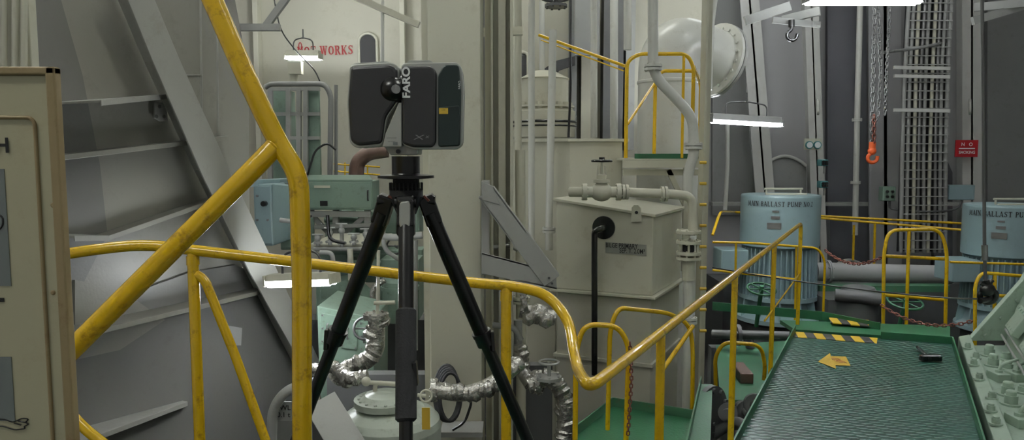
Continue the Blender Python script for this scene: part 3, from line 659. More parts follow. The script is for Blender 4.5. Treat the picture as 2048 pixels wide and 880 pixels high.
pipe([at(1306,-60,5.2),at(1306,150,5.2),at(1350,195,5.2),at(1386,235,5.2),at(1388,310,5.2),at(1376,345,5.2),at(1376,400,5.2)],0.037,'white pipe with double bend descending beside the yellow cage',bend=0.16,fl=((at(1306,135,5.2),Z),(at(1387,292,5.2),Z)),fr=1.7)
T=thing('sight_glass','cream flanged sight glass fitting with bolts in pipe','sight glass',at(1377,520,5.0))
for y in (464,484,506,516): MB().flange(at(1377,y,5.0),Z,0.085,0.02,8,0.008).obj('flange',CREAM,T)
v=MB(); v.cyl(at(1377,520,5.0),at(1377,560,5.0),0.045); v.obj('reducer',CREAM,T)
v=MB(); v.cyl(at(1377,506,5.0),at(1377,484,5.0),0.04); v.obj('glass_tube',SHADE,T)
for i in range(6):
    an=2*PI*(i+.3)/6; o_=V((math.cos(an),math.sin(an),0))*0.068; MB().cyl(at(1377,510,5.0)+o_,at(1377,480,5.0)+o_,0.008,n=8).obj('tie_bolt',CREAM,T)
pipe([at(1377,560,5.0),at(1377,640,5.0),V((at(1377,640,5.0).x,5.0,FL))],0.033,'white vertical drain pipe below sight glass',fl=((at(1377,640,5.0),Z),))
T=thing('stanchion','cream vertical steel stanchion with rows of brass studs','stanchion',(at(1412,440,5.6).x,5.6,FL))
v=MB(); v.bb(at(1404,440,5.6).x,at(1408,440,5.6).x,5.6,5.75,FL,at(1410,-60,5.6).z); v.bb(at(1408,440,5.6).x,at(1424,440,5.6).x,5.72,5.75,FL,at(1410,-60,5.6).z); v.obj('channel',CREAM,T)
for y in range(325,700,42):
    c_=at(1404,y,5.6); MB().cyl(c_+V((-0.02,-0.01,0)),c_+V((0.03,-0.01,0)),0.012,n=10).obj('stud',YSTK,T)
# ================================================================ big duct
Yd=7.3; s=Yd/F
bx=at(1335,300,Yd).x
T=thing('ventilation_duct','large white vertical cylindrical duct with elbow and bolted flange','duct',(bx,Yd,FL))
cn=V((bx,Yd,at(1335,84,Yd).z)); ec=at(1430,120,Yd+0.30); ax=(ec-cn).normalized()
v=MB(); v.tube([V((bx,Yd,FL)),cn,ec],60*s,bend=0.50,n=48,seg=16); v.obj('duct_body',WHITE,T)
v=MB(); v.flange(ec,ax,76*s,0.035,20,0.016); v.obj('end_flange',WHITE,T)
v=MB(); v.flange(ec+ax*0.045,ax,76*s,0.035,20,0.016); v.lathe(ec+ax*0.06,ax,[(40*s,0),(40*s,0.03)],24); v.obj('blank_flange',GREYL,T)
v=MB(); v.lathe((bx,Yd,at(1335,165,Yd).z),Z,[(60*s,-0.02),(62*s,-0.01),(62*s,0.01),(60*s,0.02)],40,False); v.obj('seam_band',WHITE,T)
T=thing('inspection_platform','small inspection platform with yellow pipe guard cage','platform',at(1320,400,6.2))
Yc=6.0; Yk=6.75; rr=0.016
A=[at(1245,316,Yc),at(1402,322,Yc)]; z0=A[0].z; xL,xR=A[0].x,A[1].x
v=MB(); v.bb(xL,xR,Yc,Yk,z0-0.02,z0); v.bb(xL,xR,Yc,Yc+0.015,z0-0.08,z0-0.02); v.obj('platform_plate',CREAM,T,bevel=0.002)
MB().bb(xL+.1,xR,Yc-0.004,Yc+0.01,z0-0.005,z0+0.035).obj('green_toe_plate',GREEN,T)
v=MB(); v.beam(V((xR-0.10,Yc+0.05,z0-0.02)),V((xR-0.10,Yc+0.05,z0-0.95)),0.06,0.05); v.beam(V((xL+0.02,Yc+0.1,z0-0.12)),V((xR,Yc+0.1,z0-0.12)),0.04,0.05); v.beam(V((xL+0.40,Yc+0.1,z0-0.1)),V((xR-0.1,Yc+0.1,z0-0.40)),0.04,0.04); v.obj('support_frame',CREAM,T)
ztp=at(1300,108,Yc).z
def P6(x,z,y=Yc): return V((at(x,200,y).x,y,z))
MB().tube([P6(1253,z0),P6(1253,ztp-0.06),P6(1275,ztp),P6(1372,ztp),P6(1386,ztp-0.1),P6(1386,z0)],rr,bend=0.07,n=12).obj('guard_hoop',YEL,T)
y2=Yc+0.4
MB().tube([P6(1310,z0,y2),P6(1310,ztp-0.16,y2),P6(1322,ztp-0.09,y2),P6(1390,ztp-0.09,y2),P6(1401,ztp-0.2,y2),P6(1401,z0,y2)],rr,bend=0.07,n=12).obj('guard_hoop',YEL,T)
MB().tube([P6(1386,ztp-0.1),P6(1401,ztp-0.2,y2)],rr*0.8).obj('guard_hoop',YEL,T)
MB().tube([at(1255,248,Yc),at(1308,168,y2)],0.012).obj('brace',YEL,T)
MB().tube([P6(1366,ztp),P6(1366,z0)],0.012).obj('bar',YEL,T)

# ================================================================ RIGHT HULL WALL
Yw=12.6
def panel(pts,m,Y=Yw,D=0.08): trim(MB().prism([at(x,y,Y) for x,y in pts],(0,D,0)),m)
struct(MB().bb(at(1425,0,Yw+.3).x,10.3,Yw+.3,Yw+.4,FL,8).obj('wall_far',FARG))
panel([(1425,-80),(1478,-80),(1520,430),(1425,430)],GREY,Yw+.2)
panel([(1655,-80),(1732,-80),(1738,640),(1655,640)],FARD,Yw+.2)
panel([(1500,430),(1660,430),(1660,640),(1500,640)],GREY,Yw+.2)
panel([(1975,-80),(2120,-80),(2120,640),(1975,640)],GREY,Yw+.2)
panel([(1880,320),(1895,322),(1905,345),(1905,640),(1860,640)],FARD,Yw+.2)
panel([(1740,430),(1860,430),(1860,640),(1740,640)],GREYL,Yw+.2)
def fr(xt,xb,w,m=FRM,Y=Yw-0.3):
    o=MB(); o.prism([at(xt,-80,Y),at(xt+w,-80,Y),at(xb+w,620,Y),at(xb,620,Y)],(0,0.03,0)); o.prism([at(xt+w*0.45,-80,Y),at(xt+w*0.55,-80,Y),at(xb+w*0.55,620,Y),at(xb+w*0.45,620,Y)],(0,0.4,0))
    trim(o,m)
fr(1474,1530,38); fr(1606,1630,28); fr(1738,1740,64,FARG); fr(1925,1925,38)
def arch(x0,x1,y0):
    pts=[(x0,640),(x0,y0+20)]+[(x0+(x1-x0)*t,y0+18-18*math.sin(PI*t)) for t in (0.1,0.25,0.4,0.5,0.6,0.75,0.9)]+[(x1,y0+20),(x1,640)]
    trim(MB().prism([at(x,y,Yw-0.1) for x,y in pts],(0,0.05,0)),GREY)
    trim(MB().tube([at(x,y,Yw-0.12) for x,y in pts[1:-1]],0.03,bend=0.0,n=6,seg=1),FRM)
arch(1528,1612,312); arch(1662,1735,520)
trim(MB().px(1425,405,1960,412,Yw-0.25,0.2),GREYL)
pipe([at(1722,-60,11.8),at(1714,250,11.8),at(1710,470,11.8)],0.045,'thin white vertical pipe with couplings on hull wall',fl=((at(1714,240,11.8),Z),(at(1711,365,11.8),Z),(at(1710,438,11.8),Z)),fr=1.7)
pipe([at(1455,240,10.5),at(1455,330,10.5),at(1450,420,10.5)],0.03,'white vertical pipe by the hull wall')
pipe([at(1768,105,11.9),at(1790,102,11.9),at(1815,99,11.2),at(1870,90,11.2),at(1900,80,11.8)],0.025,'thin grey conduit crossing in front of cable ladder',m=GREY,name='conduit',bend=0.3)
T=thing('cable_ladder','vertical galvanised cable ladder carrying a dense bundle of grey cables','cable tray',at(1845,505,11.4))
Yl=11.4
def lad(f,y):
    t=(y+60)/565; xl_=1822-20*t-5*math.sin(PI*t); xr_=1906-16*t-5*math.sin(PI*t); return at(xl_+(xr_-xl_)*f,y,Yl)
for f_ in (0,1): MB().tube([lad(f_,y) for y in range(-60,506,80)]+[lad(f_,505)],0.032,bend=0.2,n=8).obj('side_rail',GREYL,T)
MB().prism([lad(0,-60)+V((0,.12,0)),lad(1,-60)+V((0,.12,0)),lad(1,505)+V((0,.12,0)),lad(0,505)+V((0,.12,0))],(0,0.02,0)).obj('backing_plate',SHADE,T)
for i in range(32):
    y=-45+i*17.5; MB().beam(lad(0,y)+V((0,-0.06,0)),lad(1,y)+V((0,-0.06,0)),0.014,0.016).obj('rung',GREYL,T)
for i in range(7):
    f0=0.13+i*0.123; w_=[random.uniform(-.025,.025) for _ in range(4)]
    MB().tube([lad(f0+w_[0],-60),lad(f0+w_[1],130),lad(f0+w_[2],300),lad(f0+w_[3],505)],0.028,n=8,bend=0.3).obj('cable',(GREYL,CREAM,STEEL)[i%3],T)
for y in (135,152,220): MB().beam(at(1788,y,Yl-0.14),at(1899,y+2,Yl-0.14),0.045,0.05).obj('support_bracket',FRM,T)
def sbox(x0,y0,x1,y1,Y,lab,m,name='switch_box',knob=True):
    c_=at((x0+x1)/2,y1,Y); T=thing(name,lab,'switch box',c_)
    MB().px(x0,y0,x1,y1,Y,0.15).obj('enclosure',m,T,bevel=0.012)
    if knob:
        for yy in (0.35,0.7):
            for xx in (0.3,0.7): p=at(x0+(x1-x0)*xx,y0+(y1-y0)*yy,Y); MB().cyl(p,p+V((0,-0.03,0)),0.022,n=12).obj('push_button',BLACK,T)
    q=MB(); p=at((x0+x1)/2,y1,Y+0.07); q.cyl(p,p-V((0,0,0.12)),0.02,n=10); q.obj('cable_gland',GREYL,T)
sbox(1641,319,1657,332,11.6,'small teal push button box on hull wall',TEAL); sbox(1641,362,1657,376,11.6,'small teal push button box on hull wall',TEAL)
sbox(1766,373,1792,402,11.6,'grey green control box on hull wall',MINT); sbox(1898,370,1950,400,11.6,'wide mint junction box on hull wall',MINTB,knob=False)
pipe([at(1779,402,11.65),at(1779,418,11.65),at(1850,424,11.3),at(1915,420,11.4),at(1924,402,11.65)],0.014,'thin grey cable looping below control boxes',m=GREYD,name='cable',bend=0.2)
T=thing('pressure_gauge_panel','pair of round pressure gauges on cream panel','gauge',at(1626,300,11.7))
v=MB(); v.px(1609,277,1643,300,11.75,0.04); v.obj('panel',CREAM,T)
for x in (1618,1634):
    p=at(x,290,11.74); MB().lathe(p,(0,-1,0),[(0.062,0),(0.062,0.03)],20).obj('gauge_dial',TEAL,T)
    MB().lathe(p+V((0,-0.03,0)),(0,-1,0),[(0.048,0),(0.048,0.004)],20).obj('gauge_face',WTXT,T)
T=thing('no_smoking_sign','red rectangular no smoking sign with white lettering','sign',at(1934,315,12.1))
MB().px(1911,280,1956,314,12.1,0.02).obj('sign_plate',RED,T)
text('N   O',at(1934,289,12.08),(1,0,0),Z,0.055,WTXT,T,off=0.02); text('SMOKING',at(1934,305,12.08),(1,0,0),Z,0.05,WTXT,T,off=0.02,wscale=0.85)
MB().px(1918,296,1950,298,12.085,0.004).obj('sign_line',WTXT,T)
for x in (1636,1940):
    pipe([at(x,200,12.2),at(x,203,11.9),at(x,225,11.9),at(x,228,12.2)],0.02,'small white grab handle on hull wall',name='grab_handle',bend=0.05)
tag(MB().bb(at(1425,0,12).x,9.0,11.0,12.0,FL,-0.3).obj('machinery_plinth',GREYD),'dark machinery foundation plinth','plinth')
# ================================================================ hooks
T=thing('beam_trolley','grey lifting beam arm with black hook','lifting beam',at(1583,60,7.5))
MB().beam(at(1490,42,7.5),at(1580,12,7.5),0.04,0.09).beam(at(1565,40,7.6),at(1640,22,7.4),0.05,0.08).beam(at(1545,40,7.5),at(1640,50,7.5),0.03,0.06).obj('beam_arm',GREYL,T)
h_=MB(); hk=[(1583,48),(1583,60),(1574,66),(1574,76),(1582,82),(1592,78),(1595,68)]
h_.tube([at(x,y,7.45) for x,y in hk],0.018,bend=0.05,n=10); h_.cyl(at(1583,40,7.45),at(1583,54,7.45),0.03); h_.obj('hook',BLACK,T)
T=thing('beam_trolley','grey lifting beam arm on the upper hull wall','lifting beam',at(2000,30,7.5))
MB().beam(at(1945,42,7.5),at(2060,8,7.5),0.05,0.08).beam(at(1948,15,7.6),at(2060,5,7.4),0.04,0.08).obj('beam_arm',GREYL,T)
def chain(B,P,L=0.05,w=0.011,r=0.005):
    P=[V(p) for p in P]; pts=[]
    for i in range(len(P)-1):
        d=(P[i+1]-P[i]); l=d.length; n=max(1,int(round(l/(L*0.75))))
        for j in range(n): pts.append((P[i]+d*((j+.5)/n),d.normalized()))
    for k,(c_,d) in enumerate(pts):
        a_,b_,_=frame(d); s_=a_ if k%2 else b_
        lp=[c_+d*(-L/2)+s_*0,c_+d*(-L*0.32)+s_*w,c_+d*(L*0.32)+s_*w,c_+d*(L/2),c_+d*(L*0.32)-s_*w,c_-d*(L*0.32)-s_*w]
        B.tube(lp,r,bend=0,n=5,closed=True,seg=1)
    return B
T=thing('chain_hoist','grey hoist chains with orange hook block hanging','chain hoist',at(1745,325,8.0))
chain(MB(),[at(1751,-40,8.0),at(1744,290,8.0)],0.07,0.020,0.009).obj('load_chain',STEEL,T)
chain(MB(),[at(1756,10,8.05),at(1762,140,8.05),at(1757,232,8.05),at(1748,250,8.05)],0.06,0.016,0.007).obj('hand_chain',STEEL,T)
chain(MB(),[at(1783,-40,8.1),at(1774,130,8.1),at(1770,230,8.1)],0.05,0.014,0.007).obj('hand_chain',STEEL,T)
B=MB(); B.cyl(at(1744,300,8.0),at(1745,284,8.0),0.035); B.sph(at(1744,302,8.0),0.045); B.obj('hook_block',ORANGE,T)
B=MB(); B.tube([at(x,y,8.0) for x,y in ((1744,300),(1744,306),(1735,312),(1736,322),(1745,326),(1754,321),(1755,312))],0.02,bend=0.04,n=10); B.obj('hook',ORANGE,T)
B=MB(); chain(B,[at(1748,230,7.97),at(1748,285,7.97)],0.06,0.016,0.008); B.obj('rusty_chain',RUST,T)
T=thing('wire_sling','grey wire rope sling with black shackle hanging over walkway','wire rope',at(1972,600,4.6))
MB().tube([at(1963,-60,4.6),at(1967,200,4.6),at(1969,500,4.6),at(1971,560,4.6)],0.010,n=10).obj('wire',GREYD,T)
B=MB(); B.cyl(at(1969,490,4.6),at(1970,520,4.6),0.018); B.obj('ferrule',STEEL,T)
B=MB(); B.sph(at(1975,580,4.6),0.045,14,1.1,0.8,1.0); B.ring(at(1976,592,4.6),(0.3,1,0.2),0.045,0.018); B.tube([at(1960,565,4.6),at(1972,572,4.6),at(1985,560,4.6)],0.014,bend=0.03); B.tube([at(1972,560,4.6),at(1982,598,4.6),at(1960,602,4.55)],0.018,bend=0.03); B.obj('shackle',BLACK,T)
pipe([at(1425,535,7.0),at(1560,558,6.6),at(1750,583,6.0),at(1900,597,5.2),at(1972,598,4.6)],0.006,'slack black rope strung across the walkway',m=BLACK,name='rope',bend=0.6)

# ================================================================ PUMPS
def pump(cxp,Y,label,txt,toppx=392):
    s=Y/F; c0=at(cxp,toppx,Y); x,z=c0.x,c0.z
    T=thing('ballast_pump',label,'pump',(x,Y,FL))
    Rr=76*s
    b=MB(); zj=z-98*s
    b.lathe((x,Y,zj),Z,[(Rr*0.97,0),(Rr,0.01),(Rr,98*s),(Rr*0.985,101*s),(Rr*0.9,102*s)],56); b.obj('motor_cover',MINTB,T)
    f=MB(); f.lathe((x,Y,zj-100*s),Z,[(Rr*0.84,0),(Rr*0.80,100*s)],48)
    for i in range(44):
        an=2*PI*i/44; u=V((math.cos(an),math.sin(an),0)); f.beam(V((x,Y,zj-98*s))+u*Rr*0.90,V((x,Y,zj-4*s))+u*Rr*0.86,0.014,Rr*0.17,up=u)
    f.obj('finned_stator',MINTB,T)
    g=MB(); g.lathe((x,Y,zj-150*s),Z,[(Rr*1.08,0),(Rr*1.08,8*s),(Rr*0.9,16*s),(Rr*0.8,40*s),(Rr*1.0,44*s),(Rr*1.0,52*s)],48)
    for i in range(12):
        an=2*PI*(i+.5)/12; u=V((math.cos(an),math.sin(an),0)); q=V((x,Y,zj-142*s)); g.prism([q+u*Rr*0.8,q+u*Rr*1.06,q+u*Rr*0.98+V((0,0,38*s)),q+u*Rr*0.75+V((0,0,38*s))],u.cross(V(Z))*0.02)
    g.obj('mounting_bell',MINTB,T)
    p=MB(); p.lathe((x,Y,FL),Z,[(Rr*1.05,0),(Rr*0.9,0.3),(Rr*0.9,zj-150*s-FL-0.05),(Rr*1.1,zj-150*s-FL)],40); p.obj('pump_pedestal',GREYD,T)
    for dx_ in (-34*s,34*s): MB().cyl((x+dx_,Y-0.1,z),(x+dx_,Y-0.1,z+16*s),0.012,n=10).obj('lifting_post',CREAM,T)
    MB().tube([(x-38*s,Y-0.1,z+15*s),(x+38*s,Y-0.1,z+15*s)],0.014,n=10).obj('lifting_bar',CREAM,T)
    MB().tube([(x-40*s,Y-0.2,z+5*s),(x+40*s,Y-0.2,z+5*s)],0.014,n=10).obj('lifting_bar',CREAM,T)
    j=MB(); j.bb(x-Rr-50*s,x-Rr+4*s,Y-0.25,Y+0.15,zj-50*s,zj-6*s); j.obj('terminal_box',MINTB,T,bevel=0.015)
    a0=math.atan2(-Y,-x)
    def warp(dz,rad):
        return lambda u,v,l=0: V((x+(rad+l)*math.cos(a0+u/rad),Y+(rad+l)*math.sin(a0+u/rad),dz+v))
    serif(txt,(0,0,0),(1,0,0),Z,0.064,INK,0.80,warp=warp(z-12*s,Rr+0.008),parent=T)
    for (du,dv,w_,h_) in ((-8,26,12,3.5),(-8,38,16,6),(-10,54,26,12)):
        W=warp(z-dv*s,Rr+0.012)
        pts=[W((du-w_/2)*s,-h_/2*s),W((du+w_/2)*s,-h_/2*s),W((du+w_/2)*s,h_/2*s),W((du-w_/2)*s,h_/2*s)]
        q=MB(); q.prism(pts,(V((x,Y,0))-V((pts[0].x,pts[0].y,0))).normalized()*0.008); q.obj('name_plate',STEEL,T)
    return T
pump(1561,9.6,'pale blue-grey vertical ballast pump motor with finned lower body','MAIN BALLAST PUMP NO.2')
pump(2014,9.0,'pale blue-grey vertical ballast pump motor beside control boxes','MAIN BALLAST PUMP NO.1',412)
pipe([at(1630,543,10.0),at(1900,550,10.0)],0.13,'large light grey horizontal pipe behind railing',m=FARG,fl=((at(1655,543,10.0),(1,0,0)),),fr=1.25,n=28)
tag(MB().px(1640,572,1900,584,9.6,0.2).obj('green_beam',GREENB),'green painted deck edge beam below grey pipe','beam')
def hw(c_,R_,lab,m=GREEN,ax=Z):
    o=MB(); o.ring(c_,ax,R_,0.014); a_,b_,d_=frame(V(ax))
    for i in range(3): an=PI*i/3; u=(a_*math.cos(an)+b_*math.sin(an))*R_; o.cyl(V(c_)-u,V(c_)+u,0.01,n=8)
    o.cyl(V(c_)-d_*0.5,V(c_)+d_*0.04,0.025); tag(o.obj('valve_handwheel',m),lab,'handwheel',group='green valve handwheels')
hw(at(1523,578,8.4),0.16,'green valve handwheel on spindle by the pump',ax=(0,-0.3,1)); hw(at(1810,604,8.0),0.18,'green valve handwheel on spindle beside gate',ax=(0,-0.3,1))

# ================================================================ RIGHT RAILINGS
T=thing('pump_deck','green painted steel pump deck plate with edge bars','deck',(4,8,-0.05))
g=MB(); g.prism([onz(1590,659,0),onz(1900,680,0),onz(1900,652,0),onz(1560,640,0)],(0,0,-0.04)); g.obj('deck_plate',GREEN,T)
for a_,b_ in ((onz(1425,612,0.02),onz(1645,632,0.02)),(onz(1645,632,0.02),onz(1760,655,0.02))): MB().beam(a_,b_,0.015,0.09,up=up).obj('edge_bar',GREEN,T)
g=MB(); g.prism([onz(1658,635,0.03),onz(1738,640,0.03),onz(1738,652,0.03),onz(1662,645,0.03)],(0,0,-0.01)); g.obj('hazard_marking',HAZ,T)
def rail(label,paths,posts,r=0.021,name='guard_railing'):
    base=V(paths[0][0]); T=thing(name,label,'railing',(base.x,base.y,0))
    for p in paths: MB().tube(p,r,bend=0.16,n=12,seg=8).obj('rail',YEL,T)
    for p in posts: MB().tube(p,r*0.95,n=12).obj('post',YEL,T)
rail('yellow pipe guard railing in front of hull wall',[[at(1425,470,9.0),at(1440,424,9.2),at(1470,424,10.6),at(1640,436,10.9),at(1925,460,9.9)],[at(1640,432,11.0),at(1925,447,10.6)]],[[at(1708,450,10.5),at(1706,520,10.5)],[at(1750,447,10.2),at(1748,530,10.2)]],0.018)
rail('yellow pipe guard railing beside the ballast pump',[[at(1425,484,8.2),at(1500,486,8.2),at(1636,496,8.2),at(1650,520,8.2),at(1646,636,8.2)],[at(1425,540,8.2),at(1600,560,8.2)]],[[at(1472,486,8.2),at(1470,620,8.2)],[at(1593,492,8.2),at(1590,640,8.2)]],0.014)
rail('yellow pipe safety gate hoop at walkway end',[[at(1766,672,7.3),at(1768,500,7.3),at(1778,460,7.3),at(1880,458,7.3),at(1894,500,7.3),at(1890,680,7.3)],[at(1770,512,7.4),at(1893,518,7.4)],[at(1768,590,7.4),at(1892,600,7.4)]],[[at(1818,462,7.3),at(1812,672,7.3)]],0.018)
rail('yellow pipe railing running past the gate',[[at(1900,524,7.4),at(2090,530,7.2)]],[],0.013)
rail('yellow pipe railing around pump access',[[at(1950,700,6.6),at(1950,570,6.6),at(1962,545,6.6),at(2090,556,6.6)],[at(1960,590,6.6),at(2090,595,6.6)]],[[at(1990,550,6.6),at(1988,680,6.6)]],0.016)
rail('yellow pipe hoop railing around lower stair opening',[[at(1432,800,6.4),at(1430,712,6.4),at(1448,684,6.4),at(1522,690,6.4),at(1530,730,6.4),at(1528,760,6.4)]],[],0.018)
rail('yellow pipe hoop railing beside bilge tank',[[at(1150,900,4.1),at(1152,700,4.1),at(1168,648,4.1),at(1236,652,4.1),at(1258,690,4.1),at(1252,880,4.1)]],[],0.016)
rail('yellow pipe railing in front of bilge tank',[[at(1215,860,4.4),at(1220,660,4.4),at(1235,615,4.4),at(1340,626,4.7),at(1380,650,4.8),at(1386,700,4.8),at(1384,830,4.8)],[at(1386,652,4.8),at(1325,740,4.5)]],[],0.015)
B=MB(); chain(B,[at(1260,685,4.05),at(1263,760,4.05),at(1256,870,4.05)],0.03,0.008,0.004); tag(B.obj('safety_chain',RUST),'rusty red safety chain hanging from yellow hoop','chain')
def cat(p,q,sag,n=8):
    p=V(p);q=V(q); return [p.lerp(q,i/n)-V((0,0,sag*4*(i/n)*(1-i/n))) for i in range(n+1)]
B=MB(); chain(B,cat(at(1650,500,8.3),at(1768,512,7.5),0.12),0.05,0.013,0.006); tag(B.obj('safety_chain',RUST),'rusty brown safety chain hanging slack between railings','chain')
B=MB(); chain(B,cat(at(1762,610,7.2),at(1952,640,6.6),0.12),0.05,0.013,0.006); tag(B.obj('safety_chain',RUST),'rusty brown safety chain across the walkway end','chain')
T=thing('lower_platform','green painted lower platform plate with raised edge in front of tank','platform',onz(1290,840,-0.05))
z_=-0.05
q=[onz(1150,872,z_),onz(1225,812,z_),onz(1388,838,z_),onz(1378,960,z_),onz(1130,1000,z_)]
q2=[onz(1378,870,z_),onz(1402,768,z_),onz(1425,768,z_),onz(1418,960,z_),onz(1360,960,z_)]
MB().prism(q,(0,0,-0.03)).obj('deck_plate',GREEN,T); MB().prism(q2,(0,0,-0.03)).obj('deck_plate',GREEN,T)
for a_,b_ in ((q[0],q[1]),(q[1],q[2]),(q2[1],q2[4])): MB().beam(a_+up*0.03,b_+up*0.03,0.01,0.06,up=up).obj('edge_bar',GREENB,T)
zs=-0.5
T=thing('side_deck','green painted side deck beside the walkway','deck',onz(1480,740,zs))
MB().prism([onz(1432,690,zs),onz(1600,680,zs),onz(1600,800,zs),onz(1440,800,zs)],(0,0,-0.04)).obj('deck_plate',GREENB,T)
c_=onz(1487,755,zs); tag(MB().beam(c_+V((-0.03,-0.2,0.05)),c_+V((0.0,0.2,0.05)),0.12,0.1,up=up).obj('wooden_block',BROWN,bevel=0.01),'brown wooden block lying on green deck','block')
B=MB()
for i in range(9):
    c_=at(1435+random.random()*90,805+random.random()*60,4.9+random.random()*0.8); r_=0.05+random.random()*0.04
    B.lathe(c_,V((random.uniform(-.4,.4),-1,random.uniform(-.2,.5))),[(r_,0),(r_,0.05),(r_*0.5,0.05),(r_*0.5,0.2)],18)
B.tube([at(1425,870,5),at(1470,840,5),at(1500,860,4.8)],0.04); B.flange(at(1420,825,5.2),(0.9,-1,0),0.2,0.04,10); B.flange(at(1408,862,4.9),(0.9,-1,0),0.11,0.04,8)
tag(B.obj('pipe_manifold',GREYD),'dark grey pipe manifold with flanges beside walkway','pipework')
B=MB(); B.tube([at(1425,668,8),at(1580,672,7.6)],0.05); B.flange(at(1475,670,7.9),(1,0,0),0.12,0.04); B.tube([at(1500,665,8),at(1500,695,8)],0.05); B.bb(at(1440,0,8.4).x,at(1590,0,8.4).x,8.4,8.55,FL,-0.6)
tag(B.obj('pipe_manifold',GREYD),'dark grey pipework under the ballast pump','pipework')
B=MB(); B.bb(at(1680,0,9).x,at(1770,0,9).x,9.0,9.6,FL,-0.15); B.tube([at(1670,590,8.8),at(1770,600,8.6)],0.08); B.lathe(at(1715,640,8.9),Z,[(0.25,0),(0.25,0.3),(0.18,0.42),(0.05,0.45)],24)
tag(B.obj('pump_casing',GREYD),'dark grey pump casing below the deck','pump casing')

# ================================================================ ENGINE BLOCK
T=thing('engine_block','pale mint engine cylinder block with rows of bolts beside walkway','engine',(w2.x+0.6,4.2,-1))
def wr(y): t=(y-w2.y)/(w4.y-w2.y); return w2.lerp(w4,t).x
b=MB(); ya,yb=2.7,6.4
def ep(y,dx_,z): return V((wr(y)+0.06+dx_,y,z))
sec=[(0,-1.4),(0,0.04),(0.10,0.06),(0.14,-0.04),(0.42,-0.04),(0.50,0.30),(0.66,0.62),(1.6,0.62),(1.6,-1.4)]
A_=[ep(ya,*p) for p in sec]; B_=[ep(yb,*p) for p in sec]; n=len(sec)
b.add(A_+B_,[tuple(range(n)),tuple(reversed(range(n,2*n)))]+[(i,i+n,(i+1)%n+n,(i+1)%n) for i in range(n)])
b.obj('block_casing',PALEM,T,bevel=0.008)
y=2.9; i=0
while y<6.2:
    for dx_,z0_,h_,r_ in ((0.05,0.05,0.05,0.026),(0.22,-0.04,0.09,0.045),(0.355,-0.04,0.06,0.042)):
        if dx_<0.1 or i%3!=2:
            st=MB(); jx=0.025*math.sin(i*2.1+dx_*30); c_=ep(y+0.08*math.sin(i*1.7+dx_*20),dx_+jx,z0_)
            st.lathe(c_,Z,[(r_*1.45,0),(r_*1.45,0.012)],18); st.lathe(c_+V((0,0,0.012)),Z,[(r_,0),(r_,h_*0.6)],6); st.lathe(c_+V((0,0,h_*0.6)),Z,[(r_*0.72,0),(r_*0.72,h_*0.42),(r_*0.6,h_*0.5)],16)
            st.obj('stud_nut',PALEM,T)
        else:
            st=MB(); c_=ep(y,dx_,z0_); st.beam(c_+V((0,-.07,.03)),c_+V((0,.07,.03)),0.10,0.06,up=Z); st.lathe(c_+V((0,0,.06)),Z,[(0.03,0),(0.03,0.02)],6); st.tube([c_+V((0,0,.07)),c_+V((0.02,0,.12)),c_+V((0.14,0,.16))],0.012,n=8); st.obj('clamp_block',PALEM,T,bevel=0.004)
    y+=0.31; i+=1
for y in (3.0,3.7,4.4,5.1,5.8):
    hd_=MB(); a_=ep(y,0.49,0.26); b2=ep(y+0.34,0.49,0.26); nrm_=V((-0.32,0,0.16)).normalized()
    hd_.beam(a_+nrm_*0.03,b2+nrm_*0.03,0.22,0.06,up=nrm_)
    for k in range(4):
        for s_ in (-1,1):
            q=a_.lerp(b2,(k+.5)/4)+V((0.16,0,0.32)).normalized()*0.085*s_+nrm_*0.055; hd_.lathe(q,nrm_,[(0.013,0),(0.013,0.016)],6)
    hd_.obj('inspection_cover',PALEM,T,bevel=0.006)
for dz,dx_ in ((0.08,0.37),(0.13,0.40)): MB().tube([ep(2.8,dx_,dz),ep(3.6,dx_-0.02,dz+0.02),ep(4.4,dx_,dz),ep(6.3,dx_,dz)],0.009,n=10).obj('fuel_pipe',GREYL,T)
gp=MB(); gp.prism([ep(6.4,0.10,0.0),ep(6.4,0.55,0.55),ep(6.4,0.85,1.15),ep(6.4,1.6,1.15),ep(6.4,1.6,0.0)],(0,0.05,0)); gp.obj('end_plate',PALEM,T,bevel=0.004)
for k in range(5):
    c_=ep(6.39,0.24+0.13*k,0.05+0.16*k+0.02*(k>2)*k); MB().lathe(c_,(0,-1,0),[(0.018,0),(0.018,0.02)],6).obj('plate_bolt',PALEM,T)

# ================================================================ MID-LEFT MACHINERY
T=thing('equipment_rack','tall grey-green equipment rack with shelves','rack',at(590,480,8.4))
MB().px(540,180,578,400,8.6,0.3).obj('rack_panel',MINT,T,bevel=0.006); MB().px(610,180,640,380,8.44,0.05).obj('rack_panel',MINT,T,bevel=0.006)
for x in (541,577,598,612): MB().beam(at(x,175,8.4),at(x,400,8.4),0.05,0.05).obj('rack_post',GREYL,T)
for y in (178,228,276): MB().beam(at(541,y,8.4),at(640,y,8.4),0.04,0.04).obj('rack_beam',GREYL,T)
pipe([at(530,175,8.2),at(540,168,8.2),at(650,168,8.2),at(662,190,8.2),at(660,350,8.2)],0.03,'bent grey metal conduit over the equipment rack',m=GREY,bend=0.1,name='conduit')
pipe([at(672,170,8.3),at(672,350,8.3)],0.02,'grey vertical conduit beside equipment rack',m=GREY,name='conduit')
pipe([at(615,350,8.0),at(630,300,8.0),at(655,285,8.0),at(672,300,8.0)],0.012,'thin black looped cable above control cabinet',m=BLACK,name='cable',bend=0.2)
pipe([at(545,-20,8.6),at(560,60,8.6),at(590,100,8.6),at(630,140,8.5),at(642,168,8.5)],0.008,'thin black cable hanging by lamp',m=BLACK,name='cable',bend=0.2)
o=MB(); o.px(575,122,602,148,8.7,0.1); o.cyl(at(588,150,8.8),at(588,180,8.8),0.05); tag(o.obj('lamp_junction_box',CREAM,bevel=0.006),'cream junction box below lamp','junction box')
